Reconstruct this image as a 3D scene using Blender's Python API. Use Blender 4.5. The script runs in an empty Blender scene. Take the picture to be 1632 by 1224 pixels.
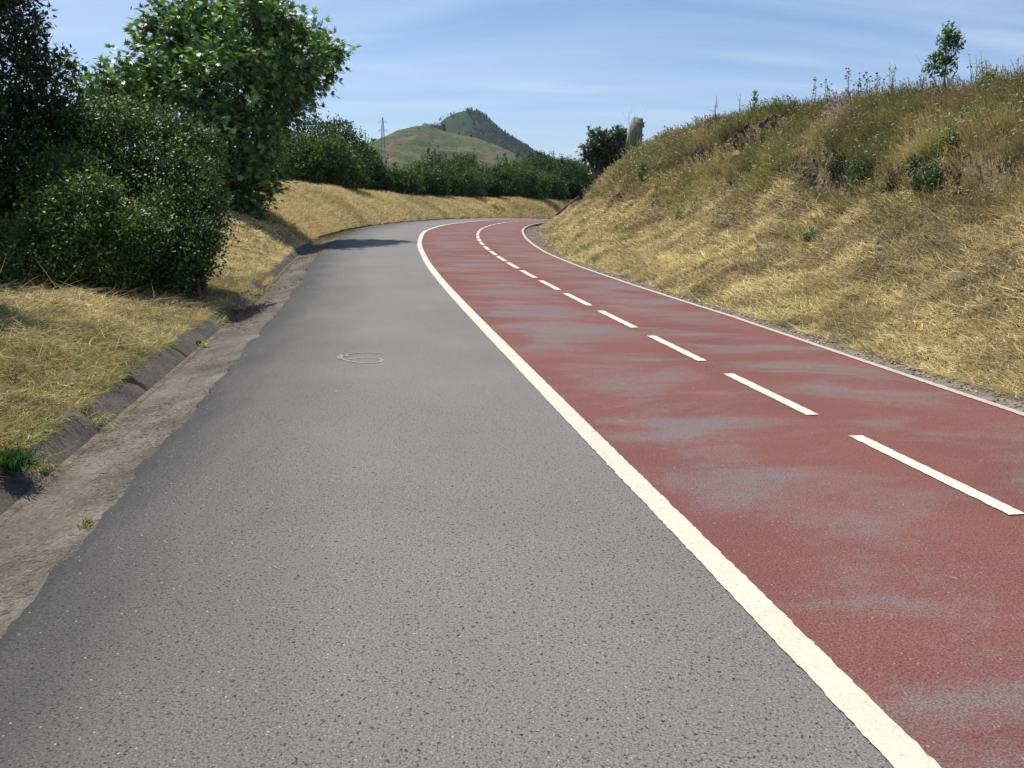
import bpy, math, random
import numpy as np
from mathutils import Vector, Matrix
R_ = math.radians
rng = np.random.default_rng(7)
scene = bpy.context.scene
COL = scene.collection

# ------------------------------------------------------------------ camera
EYE = 1.5
FPX, YH, ROLL = 1380.0, 303.0, 0.02          # focal length, horizon row and roll in photo pixels (1632 x 1224)
PITCH = math.atan((612 - YH) / FPX)
cam = bpy.data.cameras.new("camera"); cam.sensor_width = 36; cam.lens = FPX / 1632 * 36
cam.clip_start = 0.1; cam.clip_end = 12000
camo = bpy.data.objects.new("camera", cam); COL.objects.link(camo); scene.camera = camo
LR = np.array([1.0, 0, 0]); FW = np.array([0, math.cos(PITCH), -math.sin(PITCH)]); LU = np.array([0, math.sin(PITCH), math.cos(PITCH)])
cR = math.cos(ROLL) * LR + math.sin(ROLL) * LU
cU = -math.sin(ROLL) * LR + math.cos(ROLL) * LU
M = Matrix.Identity(4)
for i in range(3):
    M[i][0] = cR[i]; M[i][1] = cU[i]; M[i][2] = -FW[i]
M[2][3] = EYE
camo.matrix_world = M
CAMP = np.array([0, 0, EYE])

# ------------------------------------------------------------------ sky and sun
SUN_EL, SUN_AZ = 62.0, -47.0                  # azimuth from +Y (ahead), negative = to the left
S = Vector((math.sin(R_(SUN_AZ)) * math.cos(R_(SUN_EL)), math.cos(R_(SUN_AZ)) * math.cos(R_(SUN_EL)), math.sin(R_(SUN_EL))))
sl = bpy.data.lights.new("sun", 'SUN'); sl.energy = 4.9; sl.angle = R_(0.53); sl.color = (1.0, 0.955, 0.88)
so = bpy.data.objects.new("sun", sl); COL.objects.link(so); so.rotation_euler = S.to_track_quat('Z', 'Y').to_euler()
world = bpy.data.worlds.new("World"); scene.world = world; world.use_nodes = True
nt = world.node_tree; nt.nodes.clear()
def N(t, typ, **kw):
    n = t.nodes.new(typ)
    for k, v in kw.items():
        if k.startswith('i_'):
            key = k[2:]; key = int(key) if key.isdigit() else key
            n.inputs[key].default_value = v
        else: setattr(n, k, v)
    return n
def ramp(t, stops, interp='LINEAR'):
    n = t.nodes.new('ShaderNodeValToRGB'); n.color_ramp.interpolation = interp
    e = n.color_ramp.elements
    while len(e) < len(stops): e.new(0.5)
    for el, (p, c) in zip(e, stops):
        el.position = p
        el.color = (c, c, c, 1) if isinstance(c, (int, float)) else (*c, 1)
    return n
sky = N(nt, 'ShaderNodeTexSky', sky_type='NISHITA', sun_disc=False, sun_elevation=R_(SUN_EL), sun_rotation=R_(SUN_AZ), altitude=50, air_density=0.8, dust_density=0.5, ozone_density=3.0)
tc = N(nt, 'ShaderNodeTexCoord'); sep = N(nt, 'ShaderNodeSeparateXYZ'); nt.links.new(tc.outputs['Generated'], sep.inputs[0])
addz = N(nt, 'ShaderNodeMath', operation='ADD', i_1=0.22); nt.links.new(sep.outputs[2], addz.inputs[0])
dx = N(nt, 'ShaderNodeMath', operation='DIVIDE'); nt.links.new(sep.outputs[0], dx.inputs[0]); nt.links.new(addz.outputs[0], dx.inputs[1])
dy = N(nt, 'ShaderNodeMath', operation='DIVIDE'); nt.links.new(sep.outputs[1], dy.inputs[0]); nt.links.new(addz.outputs[0], dy.inputs[1])
cmb = N(nt, 'ShaderNodeCombineXYZ'); nt.links.new(dx.outputs[0], cmb.inputs[0]); nt.links.new(dy.outputs[0], cmb.inputs[1])
mp = N(nt, 'ShaderNodeMapping'); mp.inputs['Rotation'].default_value = (0, 0, 0.22); mp.inputs['Scale'].default_value = (0.5, 1.9, 1); nt.links.new(cmb.outputs[0], mp.inputs[0])
n1 = N(nt, 'ShaderNodeTexNoise', i_Scale=1.5, i_Detail=8.0, i_Roughness=0.55, i_Distortion=0.9); nt.links.new(mp.outputs[0], n1.inputs['Vector'])
cr = ramp(nt, [(0.36, 0.0), (0.52, 0.18), (0.76, 0.52)]); nt.links.new(n1.outputs[0], cr.inputs[0])
mixc = N(nt, 'ShaderNodeMix', data_type='RGBA'); nt.links.new(cr.outputs[0], mixc.inputs[0]); skm = N(nt, 'ShaderNodeMix', data_type='RGBA', blend_type='MULTIPLY', i_0=1.0); nt.links.new(sky.outputs[0], skm.inputs[6]); skm.inputs[7].default_value = (0.86, 0.98, 1.12, 1); nt.links.new(skm.outputs[2], mixc.inputs[6]); mixc.inputs[7].default_value = (6.6, 7.6, 9.0, 1)
bg = N(nt, 'ShaderNodeBackground', i_Strength=0.092); nt.links.new(mixc.outputs[2], bg.inputs[0])
wo = N(nt, 'ShaderNodeOutputWorld'); nt.links.new(bg.outputs[0], wo.inputs[0])
scene.view_settings.view_transform = 'Standard'; scene.view_settings.look = 'None'
scene.view_settings.exposure = 0.35; scene.view_settings.gamma = 1.0
scene.render.engine = 'CYCLES'
scene.cycles.max_bounces = 6; scene.cycles.diffuse_bounces = 3; scene.cycles.transparent_max_bounces = 6
scene.cycles.volume_bounces = 0

# ------------------------------------------------------------------ helpers
def fade(t): return t * t * (3 - 2 * t)
def vnoise(x, y, seed=0):
    x = np.asarray(x, float); y = np.asarray(y, float)
    xi = np.floor(x).astype(np.int64); yi = np.floor(y).astype(np.int64); fx = fade(x - xi); fy = fade(y - yi)
    def h(a, b):
        n = (a * 374761393 + b * 668265263 + seed * 974634777) & 0xffffffff
        n = ((n ^ (n >> 13)) * 1274126177) & 0xffffffff
        return ((n ^ (n >> 16)) & 0xffff) / 65535.0
    return (h(xi, yi) * (1 - fx) + h(xi + 1, yi) * fx) * (1 - fy) + (h(xi, yi + 1) * (1 - fx) + h(xi + 1, yi + 1) * fx) * fy
def fbm(x, y, o=4, seed=0):                    # about -1 .. 1
    a, s, t = 0.5, 0.0, 0.0
    for i in range(o):
        s = s + a * (vnoise(np.asarray(x) * 2 ** i, np.asarray(y) * 2 ** i, seed + i * 17) * 2 - 1); t += a; a *= 0.5
    return s / t
def sstep(a, b, x):
    t = np.clip((np.asarray(x, float) - a) / (b - a), 0, 1); return fade(t)

def px(x, y, depth):                            # the world point seen at photo pixel x, y at distance `depth` ahead (world Y)
    X, Y = x - 816, y - 612
    v = X * cR - Y * cU + FPX * FW
    return CAMP + v * (depth / v[1])
def to_px(P):
    P = np.atleast_2d(P) - CAMP; z = P @ FW
    return 816 + FPX * (P @ cR) / z, 612 - FPX * (P @ cU) / z, z

def mesh(name, V, faces, mat, tint=None, uv=None, parent=None, smooth=False, uv2=None):
    """V (n,3); faces: a list of int arrays (m,k), one array for each face size."""
    V = np.asarray(V, np.float32)
    if not isinstance(faces, list): faces = [faces]
    faces = [np.asarray(f, np.int32) for f in faces if len(f)]
    me = bpy.data.meshes.new(name)
    me.vertices.add(len(V)); me.vertices.foreach_set("co", V.ravel())
    loops = np.concatenate([f.ravel() for f in faces]); tot = np.concatenate([np.full(len(f), f.shape[1], np.int32) for f in faces])
    start = np.concatenate([[0], np.cumsum(tot)[:-1]]).astype(np.int32)
    me.loops.add(len(loops)); me.loops.foreach_set("vertex_index", loops)
    me.polygons.add(len(tot)); me.polygons.foreach_set("loop_start", start)
    if smooth: me.polygons.foreach_set("use_smooth", np.ones(len(tot), bool))
    for nm, u in (("UVMap", uv), ("Edge", uv2)):
        if u is not None:
            l = me.uv_layers.new(name=nm); l.data.foreach_set("uv", np.asarray(u, np.float32)[loops].ravel())
    if tint is not None:
        t = np.ones((len(V), 4), np.float32); t[:, :3] = tint
        a = me.attributes.new("tint", 'FLOAT_COLOR', 'POINT'); a.data.foreach_set("color", t.ravel())
    me.update(calc_edges=True); me.validate()
    if mat is not None: me.materials.append(mat)
    o = bpy.data.objects.new(name, me); COL.objects.link(o)
    if parent is not None: o.parent = parent
    return o
def grid_faces(n, m):
    i = np.arange((n - 1) * (m - 1)); r, c = i // (m - 1), i % (m - 1); a = r * m + c
    return np.stack([a, a + 1, a + m + 1, a + m], 1)
class Geo:
    def __init__(s): s.V, s.F, s.T, s.n = [], {}, [], 0
    def add(s, V, F, tint=(1, 1, 1)):
        V = np.asarray(V, float)
        for f in (F if isinstance(F, list) else [F]):
            f = np.asarray(f)
            if len(f): s.F.setdefault(f.shape[1], []).append(f + s.n)
        s.V.append(V); t = np.empty((len(V), 3)); t[:] = tint; s.T.append(t); s.n += len(V); return s
    def build(s, name, mat, parent=None, smooth=False):
        return mesh(name, np.concatenate(s.V), [np.concatenate(f) for f in s.F.values()], mat, tint=np.concatenate(s.T), parent=parent, smooth=smooth)
def tube(pts, rad, n=7):
    pts = np.asarray(pts, float); rad = np.broadcast_to(np.asarray(rad, float), (len(pts),))
    d = np.gradient(pts, axis=0); d /= np.linalg.norm(d, axis=1)[:, None] + 1e-9
    ref = np.where(np.abs(d[:, 2:3]) < 0.9, np.array([[0, 0, 1.0]]), np.array([[1.0, 0, 0]]))
    a = np.cross(d, ref); a /= np.linalg.norm(a, axis=1)[:, None]; b = np.cross(d, a)
    th = np.linspace(0, 2 * np.pi, n, endpoint=False)
    V = pts[:, None] + rad[:, None, None] * (np.cos(th)[None, :, None] * a[:, None] + np.sin(th)[None, :, None] * b[:, None])
    m = len(pts); F = []
    for i in range(m - 1):
        for j in range(n):
            k = (j + 1) % n; F.append((i * n + j, i * n + k, (i + 1) * n + k, (i + 1) * n + j))
    V = V.reshape(-1, 3); V = np.vstack([V, pts[-1:]])
    caps = [((m - 1) * n + j, (m - 1) * n + (j + 1) % n, m * n) for j in range(n)]
    return V, [np.array(F), np.array(caps)]
def box(c, ax, ay, az, jit=0.0, taper=1.0):
    """box centred at c with half-axis vectors; chamfered by jitter"""
    c, ax, ay, az = map(lambda q: np.asarray(q, float), (c, ax, ay, az)); V = []
    for z in (-1, 1):
        k = taper if z > 0 else 1
        for x, y in ((-1, -1), (1, -1), (1, 1), (-1, 1)): V.append(c + ax * x * k + ay * y * k + az * z)
    V = np.array(V); V += rng.normal(0, 1, V.shape) * jit
    return V, np.array([(0, 3, 2, 1), (4, 5, 6, 7), (0, 1, 5, 4), (1, 2, 6, 5), (2, 3, 7, 6), (3, 0, 4, 7)])
def frames(tip, nrm):
    """rotation matrices with columns (side, tip, normal)"""
    tip = tip / (np.linalg.norm(tip, axis=1)[:, None] + 1e-9)
    side = np.cross(tip, nrm); side /= np.linalg.norm(side, axis=1)[:, None] + 1e-9
    n = np.cross(side, tip)
    return np.stack([side, tip, n], 2)
def instance(tv, tf, pos, Rm, sc):
    tv = np.asarray(tv, float); k = len(tv); n = len(pos)
    V = np.einsum('nij,kj->nki', Rm, tv) * np.asarray(sc).reshape(-1, 1, 1) + pos[:, None]
    off = (np.arange(n) * k)[:, None, None]
    F = [(np.asarray(f)[None] + off).reshape(-1, np.asarray(f).shape[1]) for f in (tf if isinstance(tf, list) else [tf])]
    return V.reshape(-1, 3), F
def tag(o, label=None, cat=None, group=None, kind=None):
    if label: o['label'] = label
    if cat: o['category'] = cat
    if group: o['group'] = group
    if kind: o['kind'] = kind
    return o
def empty(name, loc, label=None, cat=None, group=None):
    o = bpy.data.objects.new(name, None); COL.objects.link(o); o.location = loc; o.empty_display_size = 0.2
    tag(o, label, cat, group); return o
def rebase(o, parent):                          # geometry was built in world space: bring it under a parent's origin
    me = o.data; off = np.array(parent.location); n = len(me.vertices)
    c = np.empty(n * 3, np.float32); me.vertices.foreach_get("co", c); c = c.reshape(-1, 3) - off
    me.vertices.foreach_set("co", c.astype(np.float32).ravel()); me.update(); o.parent = parent; return o

# ------------------------------------------------------------------ materials
def new_mat(name, rough=0.9, spec=0.25):
    m = bpy.data.materials.new(name); m.use_nodes = True; t = m.node_tree
    b = t.nodes['Principled BSDF']; b.inputs['Roughness'].default_value = rough; b.inputs['Specular IOR Level'].default_value = spec
    return m, t, b
def noise(t, vec, scale, detail=4, rough=0.55, dist=0.0):
    n = N(t, 'ShaderNodeTexNoise', i_Scale=scale, i_Detail=detail, i_Roughness=rough, i_Distortion=dist); t.links.new(vec, n.inputs['Vector']); return n
def mix(t, fac, a, b, mode='MIX'):
    n = N(t, 'ShaderNodeMix', data_type='RGBA', blend_type=mode)
    for i, v in ((0, fac), (6, a), (7, b)):
        if hasattr(v, 'links') or isinstance(v, bpy.types.NodeSocket): t.links.new(v, n.inputs[i])
        elif isinstance(v, (int, float)): n.inputs[i].default_value = v if i == 0 else (v, v, v, 1)
        else: n.inputs[i].default_value = (*v, 1)
    return n.outputs[2]
def math_(t, op, a, b=0.5):
    n = N(t, 'ShaderNodeMath', operation=op)
    for i, v in ((0, a), (1, b)):
        if isinstance(v, bpy.types.NodeSocket): t.links.new(v, n.inputs[i])
        else: n.inputs[i].default_value = v
    return n.outputs[0]
def bump(t, b, h, strength, dist):
    n = N(t, 'ShaderNodeBump', i_Strength=strength, i_Distance=dist); t.links.new(h, n.inputs['Height']); t.links.new(n.outputs[0], b.inputs['Normal'])
def objco(t): return N(t, 'ShaderNodeTexCoord').outputs['Object']
def mapped(t, vec, scale, rot=(0, 0, 0)):
    m = N(t, 'ShaderNodeMapping'); m.inputs['Scale'].default_value = scale; m.inputs['Rotation'].default_value = rot; t.links.new(vec, m.inputs[0]); return m.outputs[0]

def leaf_mat(name, trans=0.3, rough=0.45, spec=0.4, gain=1.0, through=(1.15, 1.25, 0.55)):
    m, t, b = new_mat(name, rough, spec)
    a = N(t, 'ShaderNodeAttribute', attribute_name='tint'); col = a.outputs['Color']
    if gain != 1.0: col = mix(t, 1.0, col, (gain,) * 3, 'MULTIPLY')
    t.links.new(col, b.inputs['Base Color'])
    if trans > 0:
        tr = N(t, 'ShaderNodeBsdfTranslucent'); t.links.new(mix(t, 1.0, col, through, 'MULTIPLY'), tr.inputs[0])
        ms = N(t, 'ShaderNodeMixShader', i_0=trans); t.links.new(b.outputs[0], ms.inputs[1]); t.links.new(tr.outputs[0], ms.inputs[2])
        t.links.new(ms.outputs[0], t.nodes['Material Output'].inputs[0])
    return m
M_LEAF = leaf_mat("leaf", 0.25, 0.5, 0.3, 1.95)
M_DARKLEAF = leaf_mat('dark_leaf', 0.12, 0.5, 0.3, 1.2)
M_FIG = leaf_mat("fig_leaf", 0.22, 0.42, 0.45, 1.7)
M_HEDGE = leaf_mat("hedge_leaf", 0.25, 0.6, 0.2, 1.15)
M_GRASS = leaf_mat("grass_blade", 0.28, 0.7, 0.2, 1.0, (1.05, 1.02, 0.86))
M_PETAL = leaf_mat("petal", 0.25, 0.8, 0.1)
M_SOLID = leaf_mat("plain_tinted", 0.0, 0.8, 0.2)

def bark_mat():
    m, t, b = new_mat("bark", 0.9, 0.15); v = objco(t)
    n = noise(t, mapped(t, v, (6, 6, 1.5)), 3, 6)
    r = ramp(t, [(0.3, (0.05, 0.04, 0.03)), (0.7, (0.19, 0.165, 0.13))]); t.links.new(n.outputs[0], r.inputs[0]); t.links.new(r.outputs[0], b.inputs['Base Color'])
    bump(t, b, n.outputs[0], 0.6, 0.02); return m
M_BARK = bark_mat()

def uvsep(t, name):
    u = N(t, 'ShaderNodeUVMap', uv_map=name); s = N(t, 'ShaderNodeSeparateXYZ'); t.links.new(u.outputs[0], s.inputs[0]); return u.outputs[0], s.outputs[0], s.outputs[1]

def speckle(t, v, base, dark, light, dk=0.5, lt=0.5):
    """aggregate: mottling, dark pits and a few pale stones"""
    fine = noise(t, v, 120, 4, 0.8); r1 = ramp(t, [(0.32, 0.35), (0.5, 1.0), (0.66, 1.7)]); t.links.new(fine.outputs[0], r1.inputs[0])
    c = mix(t, 1.0, base, r1.outputs[0], 'MULTIPLY')
    mid = noise(t, v, 62, 2, 0.6); r2 = ramp(t, [(0.33, 0.0), (0.40, 1.0)]); t.links.new(mid.outputs[0], r2.inputs[0])
    c = mix(t, math_(t, 'MULTIPLY', math_(t, 'SUBTRACT', 1.0, r2.outputs[0]), dk), c, dark)
    pit = N(t, 'ShaderNodeTexVoronoi', i_Scale=31.0, i_Randomness=1.0); t.links.new(mapped(t, v, (1, 1, 1), (0, 0, .4)), pit.inputs['Vector'])
    g = noise(t, v, 9, 3, 0.6)
    g = noise(t, v, 5, 4, 0.75); thr = math_(t, 'MULTIPLY', math_(t, 'POWER', g.outputs[0], 2.2), 0.62); hit = math_(t, 'LESS_THAN', math_(t, 'ADD', pit.outputs['Distance'], math_(t, 'MULTIPLY', fine.outputs[0], 0.25)), math_(t, 'ADD', thr, 0.075))
    c = mix(t, math_(t, 'MULTIPLY', hit, min(1, dk * 1.3)), c, dark)
    st = N(t, 'ShaderNodeTexVoronoi', i_Scale=75.0); t.links.new(v, st.inputs['Vector'])
    sc = N(t, 'ShaderNodeSeparateColor'); t.links.new(st.outputs['Color'], sc.inputs[0])
    hit2 = math_(t, 'MULTIPLY', math_(t, 'LESS_THAN', st.outputs['Distance'], 0.26), math_(t, 'GREATER_THAN', sc.outputs[0], 0.975))
    c = mix(t, math_(t, 'MULTIPLY', hit2, lt), c, light)
    h = math_(t, 'SUBTRACT', fine.outputs[0], math_(t, 'MULTIPLY', hit, 0.8)); h = math_(t, 'ADD', h, math_(t, 'MULTIPLY', r2.outputs[0], 0.6))
    return c, h

def asphalt_mat():
    m, t, b = new_mat("grey_asphalt", 0.82, 0.28); v = objco(t)
    _, s_, e_ = uvsep(t, "Edge")               # y = distance in metres from the left edge of the asphalt
    big = noise(t, v, 0.55, 5, 0.55); r0 = ramp(t, [(0.3, (0.142, 0.135, 0.125)), (0.7, (0.176, 0.168, 0.155))]); t.links.new(big.outputs[0], r0.inputs[0])
    wide = noise(t, mapped(t, v, (1, .35, 1)), 2.6, 5, 0.6)
    e2 = math_(t, 'ADD', e_, math_(t, 'MULTIPLY', math_(t, 'SUBTRACT', wide.outputs[0], 0.5), 0.55))
    r1 = ramp(t, [(0.0, (0.066, 0.065, 0.066)), (0.22, (0.098, 0.098, 0.1)), (0.75, (1, 1, 1))]); t.links.new(e2, r1.inputs[0])
    fac = ramp(t, [(0.0, 0.95), (0.16, 0.72), (0.36, 0.42), (0.9, 0.0)]); t.links.new(math_(t, 'MULTIPLY', e2, 0.78), fac.inputs[0])
    base = mix(t, fac.outputs[0], r0.outputs[0], (0.034, 0.032, 0.031))
    c, h = speckle(t, v, base, (0.022, 0.021, 0.020), (0.45, 0.44, 0.41), 0.85, 0.65)
    t.links.new(c, b.inputs['Base Color']); bump(t, b, h, 0.55, 0.006); return m
def red_mat():
    m, t, b = new_mat("red_lane_coating", 0.88, 0.18); v = objco(t)
    uv, s_, u_ = uvsep(t, "UVMap")
    w = N(t, 'ShaderNodeMapping'); w.inputs['Scale'].default_value = (1.15, 0.50, 1); w.inputs['Rotation'].default_value = (0, 0, 0.42); t.links.new(uv, w.inputs[0])
    n = noise(t, w.outputs[0], 1.25, 7, 0.55, 0.9); n2 = noise(t, v, 14, 5, 0.7)
    streak = noise(t, mapped(t, uv, (5.5, 0.35, 1), (0, 0, 0.3)), 2.0, 6, 0.6, 0.6)
    f = math_(t, 'ADD', n.outputs[0], math_(t, 'MULTIPLY', math_(t, 'SUBTRACT', n2.outputs[0], 0.5), 0.30))
    f = math_(t, 'ADD', f, math_(t, 'MULTIPLY', math_(t, 'SUBTRACT', streak.outputs[0], 0.5), 0.20))
    # the coat survives best beside the lines
    edge = math_(t, 'ABSOLUTE', math_(t, 'SUBTRACT', math_(t, 'ABSOLUTE', u_), 0.8)); er = ramp(t, [(0.35, 0.0), (0.95, 0.14)]); t.links.new(edge, er.inputs[0])
    f = math_(t, 'SUBTRACT', f, er.outputs[0])
    nr = ramp(t, [(0.0, 0.05), (1.0, 0.0)]); t.links.new(math_(t, 'MULTIPLY', math_(t, 'ADD', s_, 3.0), 0.14), nr.inputs[0]); f = math_(t, 'SUBTRACT', f, nr.outputs[0])
    wr = ramp(t, [(0.40, 0.0), (0.62, 0.76)]); t.links.new(f, wr.inputs[0])
    tone = noise(t, v, 0.8, 4); rr = ramp(t, [(0.3, (0.146, 0.058, 0.048)), (0.7, (0.184, 0.078, 0.064))]); t.links.new(tone.outputs[0], rr.inputs[0])
    base = mix(t, wr.outputs[0], rr.outputs[0], (0.158, 0.134, 0.130))
    sc_ = noise(t, mapped(t, v, (9, 1.6, 1), (0, 0, 1.9)), 1.6, 6, 0.7, .4); rs_ = ramp(t, [(0.66, 0.0), (0.76, 0.55)]); t.links.new(sc_.outputs[0], rs_.inputs[0]); base = mix(t, rs_.outputs[0], base, (0.30, 0.155, 0.12))
    c, h = speckle(t, v, base, (0.045, 0.036, 0.036), (0.5, 0.36, 0.31), 0.42, 0.5)
    t.links.new(c, b.inputs['Base Color']); bump(t, b, h, 0.45, 0.005); return m
def paint_mat(name, colr, wear=0.5):
    m, t, b = new_mat(name, 0.6, 0.35); v = objco(t)
    fine = noise(t, v, 70, 5, 0.75); r = ramp(t, [(0.35, 0.0), (0.43, 1.0)]); t.links.new(fine.outputs[0], r.inputs[0])
    cr_ = N(t, 'ShaderNodeTexVoronoi', feature='DISTANCE_TO_EDGE', i_Scale=15.0); t.links.new(mapped(t, v, (1, 1, 1)), cr_.inputs['Vector'])
    crk = math_(t, 'LESS_THAN', math_(t, 'ADD', cr_.outputs['Distance'], math_(t, 'MULTIPLY', fine.outputs[0], 0.03)), 0.026)
    c = mix(t, math_(t, 'MULTIPLY', math_(t, 'SUBTRACT', 1.0, r.outputs[0]), wear), colr, (0.3, 0.28, 0.25))
    c = mix(t, math_(t, 'MULTIPLY', crk, 0.35), c, (0.35, 0.33, 0.29))
    g = noise(t, v, 3, 4); rg = ramp(t, [(0.3, 0.88), (0.7, 1.0)]); t.links.new(g.outputs[0], rg.inputs[0]); c = mix(t, 1.0, c, rg.outputs[0], 'MULTIPLY')
    t.links.new(c, b.inputs['Base Color']); bump(t, b, fine.outputs[0], 0.4, 0.004); return m
def concrete_mat():
    m, t, b = new_mat("weathered_concrete", 0.95, 0.15); v = objco(t)
    n = noise(t, v, 2.2, 6, 0.65); r = ramp(t, [(0.3, (0.066, 0.057, 0.048)), (0.5, (0.115, 0.101, 0.086)), (0.72, (0.180, 0.162, 0.138))]); t.links.new(n.outputs[0], r.inputs[0])
    f = noise(t, v, 45, 5, 0.75); rf = ramp(t, [(0.3, 0.55), (0.5, 1.0), (0.72, 1.55)]); t.links.new(f.outputs[0], rf.inputs[0])
    c = mix(t, 1.0, r.outputs[0], rf.outputs[0], 'MULTIPLY')
    st = noise(t, mapped(t, v, (30, 6, 10), (0, 0, 0.5)), 2.0, 4, 0.6); rs = ramp(t, [(0.58, 0.0), (0.66, 0.55)]); t.links.new(st.outputs[0], rs.inputs[0])
    c = mix(t, rs.outputs[0], c, (0.21, 0.175, 0.125))
    t.links.new(c, b.inputs['Base Color']); bump(t, b, f.outputs[0], 0.7, 0.012); return m
def earth_mat(name, stops, scale=2.0, bd=0.05):
    m, t, b = new_mat(name, 0.98, 0.05); v = objco(t)
    n = noise(t, v, scale, 8, 0.65); r = ramp(t, stops); t.links.new(n.outputs[0], r.inputs[0])
    f = noise(t, v, 26, 5, 0.7); rf = ramp(t, [(0.3, 0.5), (0.7, 1.35)]); t.links.new(f.outputs[0], rf.inputs[0])
    t.links.new(mix(t, 1.0, r.outputs[0], rf.outputs[0], 'MULTIPLY'), b.inputs['Base Color']); bump(t, b, f.outputs[0], 0.9, bd); return m
M_ASPH = asphalt_mat(); M_RED = red_mat()
M_LINE = paint_mat("cream_road_paint", (0.58, 0.54, 0.42), 0.7); M_DASH = paint_mat("white_road_paint", (0.62, 0.59, 0.50), 0.3); M_EDGE = paint_mat("worn_pinkish_paint", (0.50, 0.41, 0.34), 0.8)
M_CONC = concrete_mat()
M_LBANK = earth_mat("left_bank_thatch", [(0.3, (0.11, 0.085, 0.035)), (0.5, (0.24, 0.175, 0.075)), (0.7, (0.33, 0.245, 0.11))], 1.6)
M_RBANK = earth_mat("right_bank_earth", [(0.28, (0.085, 0.060, 0.036)), (0.5, (0.20, 0.15, 0.085)), (0.7, (0.35, 0.275, 0.165))], 1.9)
M_GRIT = earth_mat("gritty_channel", [(0.3, (0.15, 0.132, 0.105)), (0.7, (0.25, 0.225, 0.18))], 3.0, 0.02)
M_FIELD = earth_mat("valley_field", [(0.3, (0.04, 0.06, 0.02)), (0.7, (0.10, 0.12, 0.04))], 0.01, 0.05)

# ------------------------------------------------------------------ the line the road follows (plan curve + fall), from s = -14 m (behind the camera) onward
CUR = np.array([[2.35,4.68,0],[1.97,6.57,0],[1.61,8.5,0],[1.25,10.42,0],[.9,12.3,0],[.57,14.12,0],[.26,15.96,0],[-.04,17.75,0],[-.31,19.49,0],[-.54,21.2,0],[-.75,22.95,0],[-.94,24.75,0],[-1.09,26.5,0],[-1.2,28.2,0],[-1.28,30.0,0],[-1.32,31.83,-.005],[-1.33,33.66,-.015],[-1.31,35.49,-.03],[-1.26,37.32,-.05],[-1.17,39.15,-.07],[-1.0,40.97,-.09],[-.8,42.79,-.11],[-.55,44.6,-.125],[-.27,46.41,-.145],[.06,48.21,-.165],[.42,50.0,-.19],[.84,51.78,-.22],[1.31,53.55,-.25],[1.8,55.31,-.29],[2.34,57.06,-.34]])
seg = np.linalg.norm(np.diff(CUR[:, :2], axis=0), axis=1); SK = np.concatenate([[0], np.cumsum(seg)])
px_, py_ = np.polyfit(SK, CUR[:, 0], 7), np.polyfit(SK, CUR[:, 1], 7); pz_ = np.polyfit(SK, CUR[:, 2], 5)
SS = np.arange(-14, 130, 0.25)
def _curve():
    xs, ys, zs, hd = [], [], [], []
    send = SK[-1]
    core = SS[(SS >= 0) & (SS <= send)]
    X, Y, Z = np.polyval(px_, core), np.polyval(py_, core), np.polyval(pz_, core); Z = np.where(core < 24, 0, Z * sstep(24, 30, core))
    H = np.arctan2(np.gradient(X), np.gradient(Y))
    pre = SS[SS < 0]; h0 = H[2]
    Xp, Yp = X[0] + np.sin(h0) * pre, Y[0] + np.cos(h0) * pre
    post = SS[SS > send]; h = H[-6]; x, y, z = X[-1], Y[-1], Z[-1]; ps = []
    for q in post:
        h += R_(0.85) * 0.25 * (1 if q < send + 45 else 0); x += math.sin(h) * .25; y += math.cos(h) * .25; z -= 0.007; ps.append((x, y, z))
    ps = np.array(ps)
    X = np.concatenate([Xp, X, ps[:, 0]]); Y = np.concatenate([Yp, Y, ps[:, 1]]); Z = np.concatenate([np.zeros(len(pre)), Z, ps[:, 2]])
    k = np.ones(17) / 17
    def sm(a): 
        b = np.concatenate([a[0] + (np.arange(-8, 0)) * (a[1] - a[0]), a, a[-1] + np.arange(1, 9) * (a[-1] - a[-2])]); return np.convolve(b, k, 'valid')
    X, Y, Z = sm(X), sm(Y), sm(Z)
    H = np.arctan2(np.gradient(X), np.gradient(Y)); return X, Y, Z, H
CX, CY, CZ, CH = _curve()
def I(tab, s): a = np.array(tab); return np.interp(s, a[:, 0], a[:, 1])
def main_u(s): return -I([(-14, 1.71), (16, 1.70), (23, 1.79), (28, 1.93), (34, 1.93), (40, 1.80), (48, 1.72)], s)
def right_u(s): return I([(-14, 1.56), (6, 1.55), (9, 1.45), (13, 1.36), (17, 1.36), (21, 1.48), (26, 1.6), (32, 1.65), (40, 1.7)], s)
def edge_u(s): return -I([(-14, 4.40), (-1, 4.36), (.7, 4.3), (3.5, 4.18), (7.5, 4.02), (10.8, 3.97), (16.3, 4.09), (22.9, 4.28), (30, 4.36), (60, 4.36)], s)
def gb_u(s): return edge_u(s) - I([(-14, .60), (0, .56), (10, .53), (22, .48), (30, .42), (36, .25), (60, .2)], s)
def gb_d(s): return I([(-14, .155), (20, .15), (27, .12), (33, .05), (60, .03)], s)
def gt_u(s): return gb_u(s) - I([(-14, .20), (20, .20), (30, .15), (60, .1)], s) + .02 * fbm(np.asarray(s) * 1.1, 0 * np.asarray(s), 2, 77)
def place(s, u, z=0.0):
    s = np.asarray(s, float); x = np.interp(s, SS, CX); y = np.interp(s, SS, CY); zz = np.interp(s, SS, CZ); h = np.interp(s, SS, CH)
    return np.stack([x + np.cos(h) * u, y - np.sin(h) * u, zz + z + 0 * x], -1)
def toe_u(s): return right_u(s) + I([(-14, .50), (5, .48), (15, .42), (20, .62), (26, .95), (32, .9), (40, .6), (60, .5)], s) + 0.10 * fbm(np.asarray(s) * 1.1, 0 * np.asarray(s), 3, 5)
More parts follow.
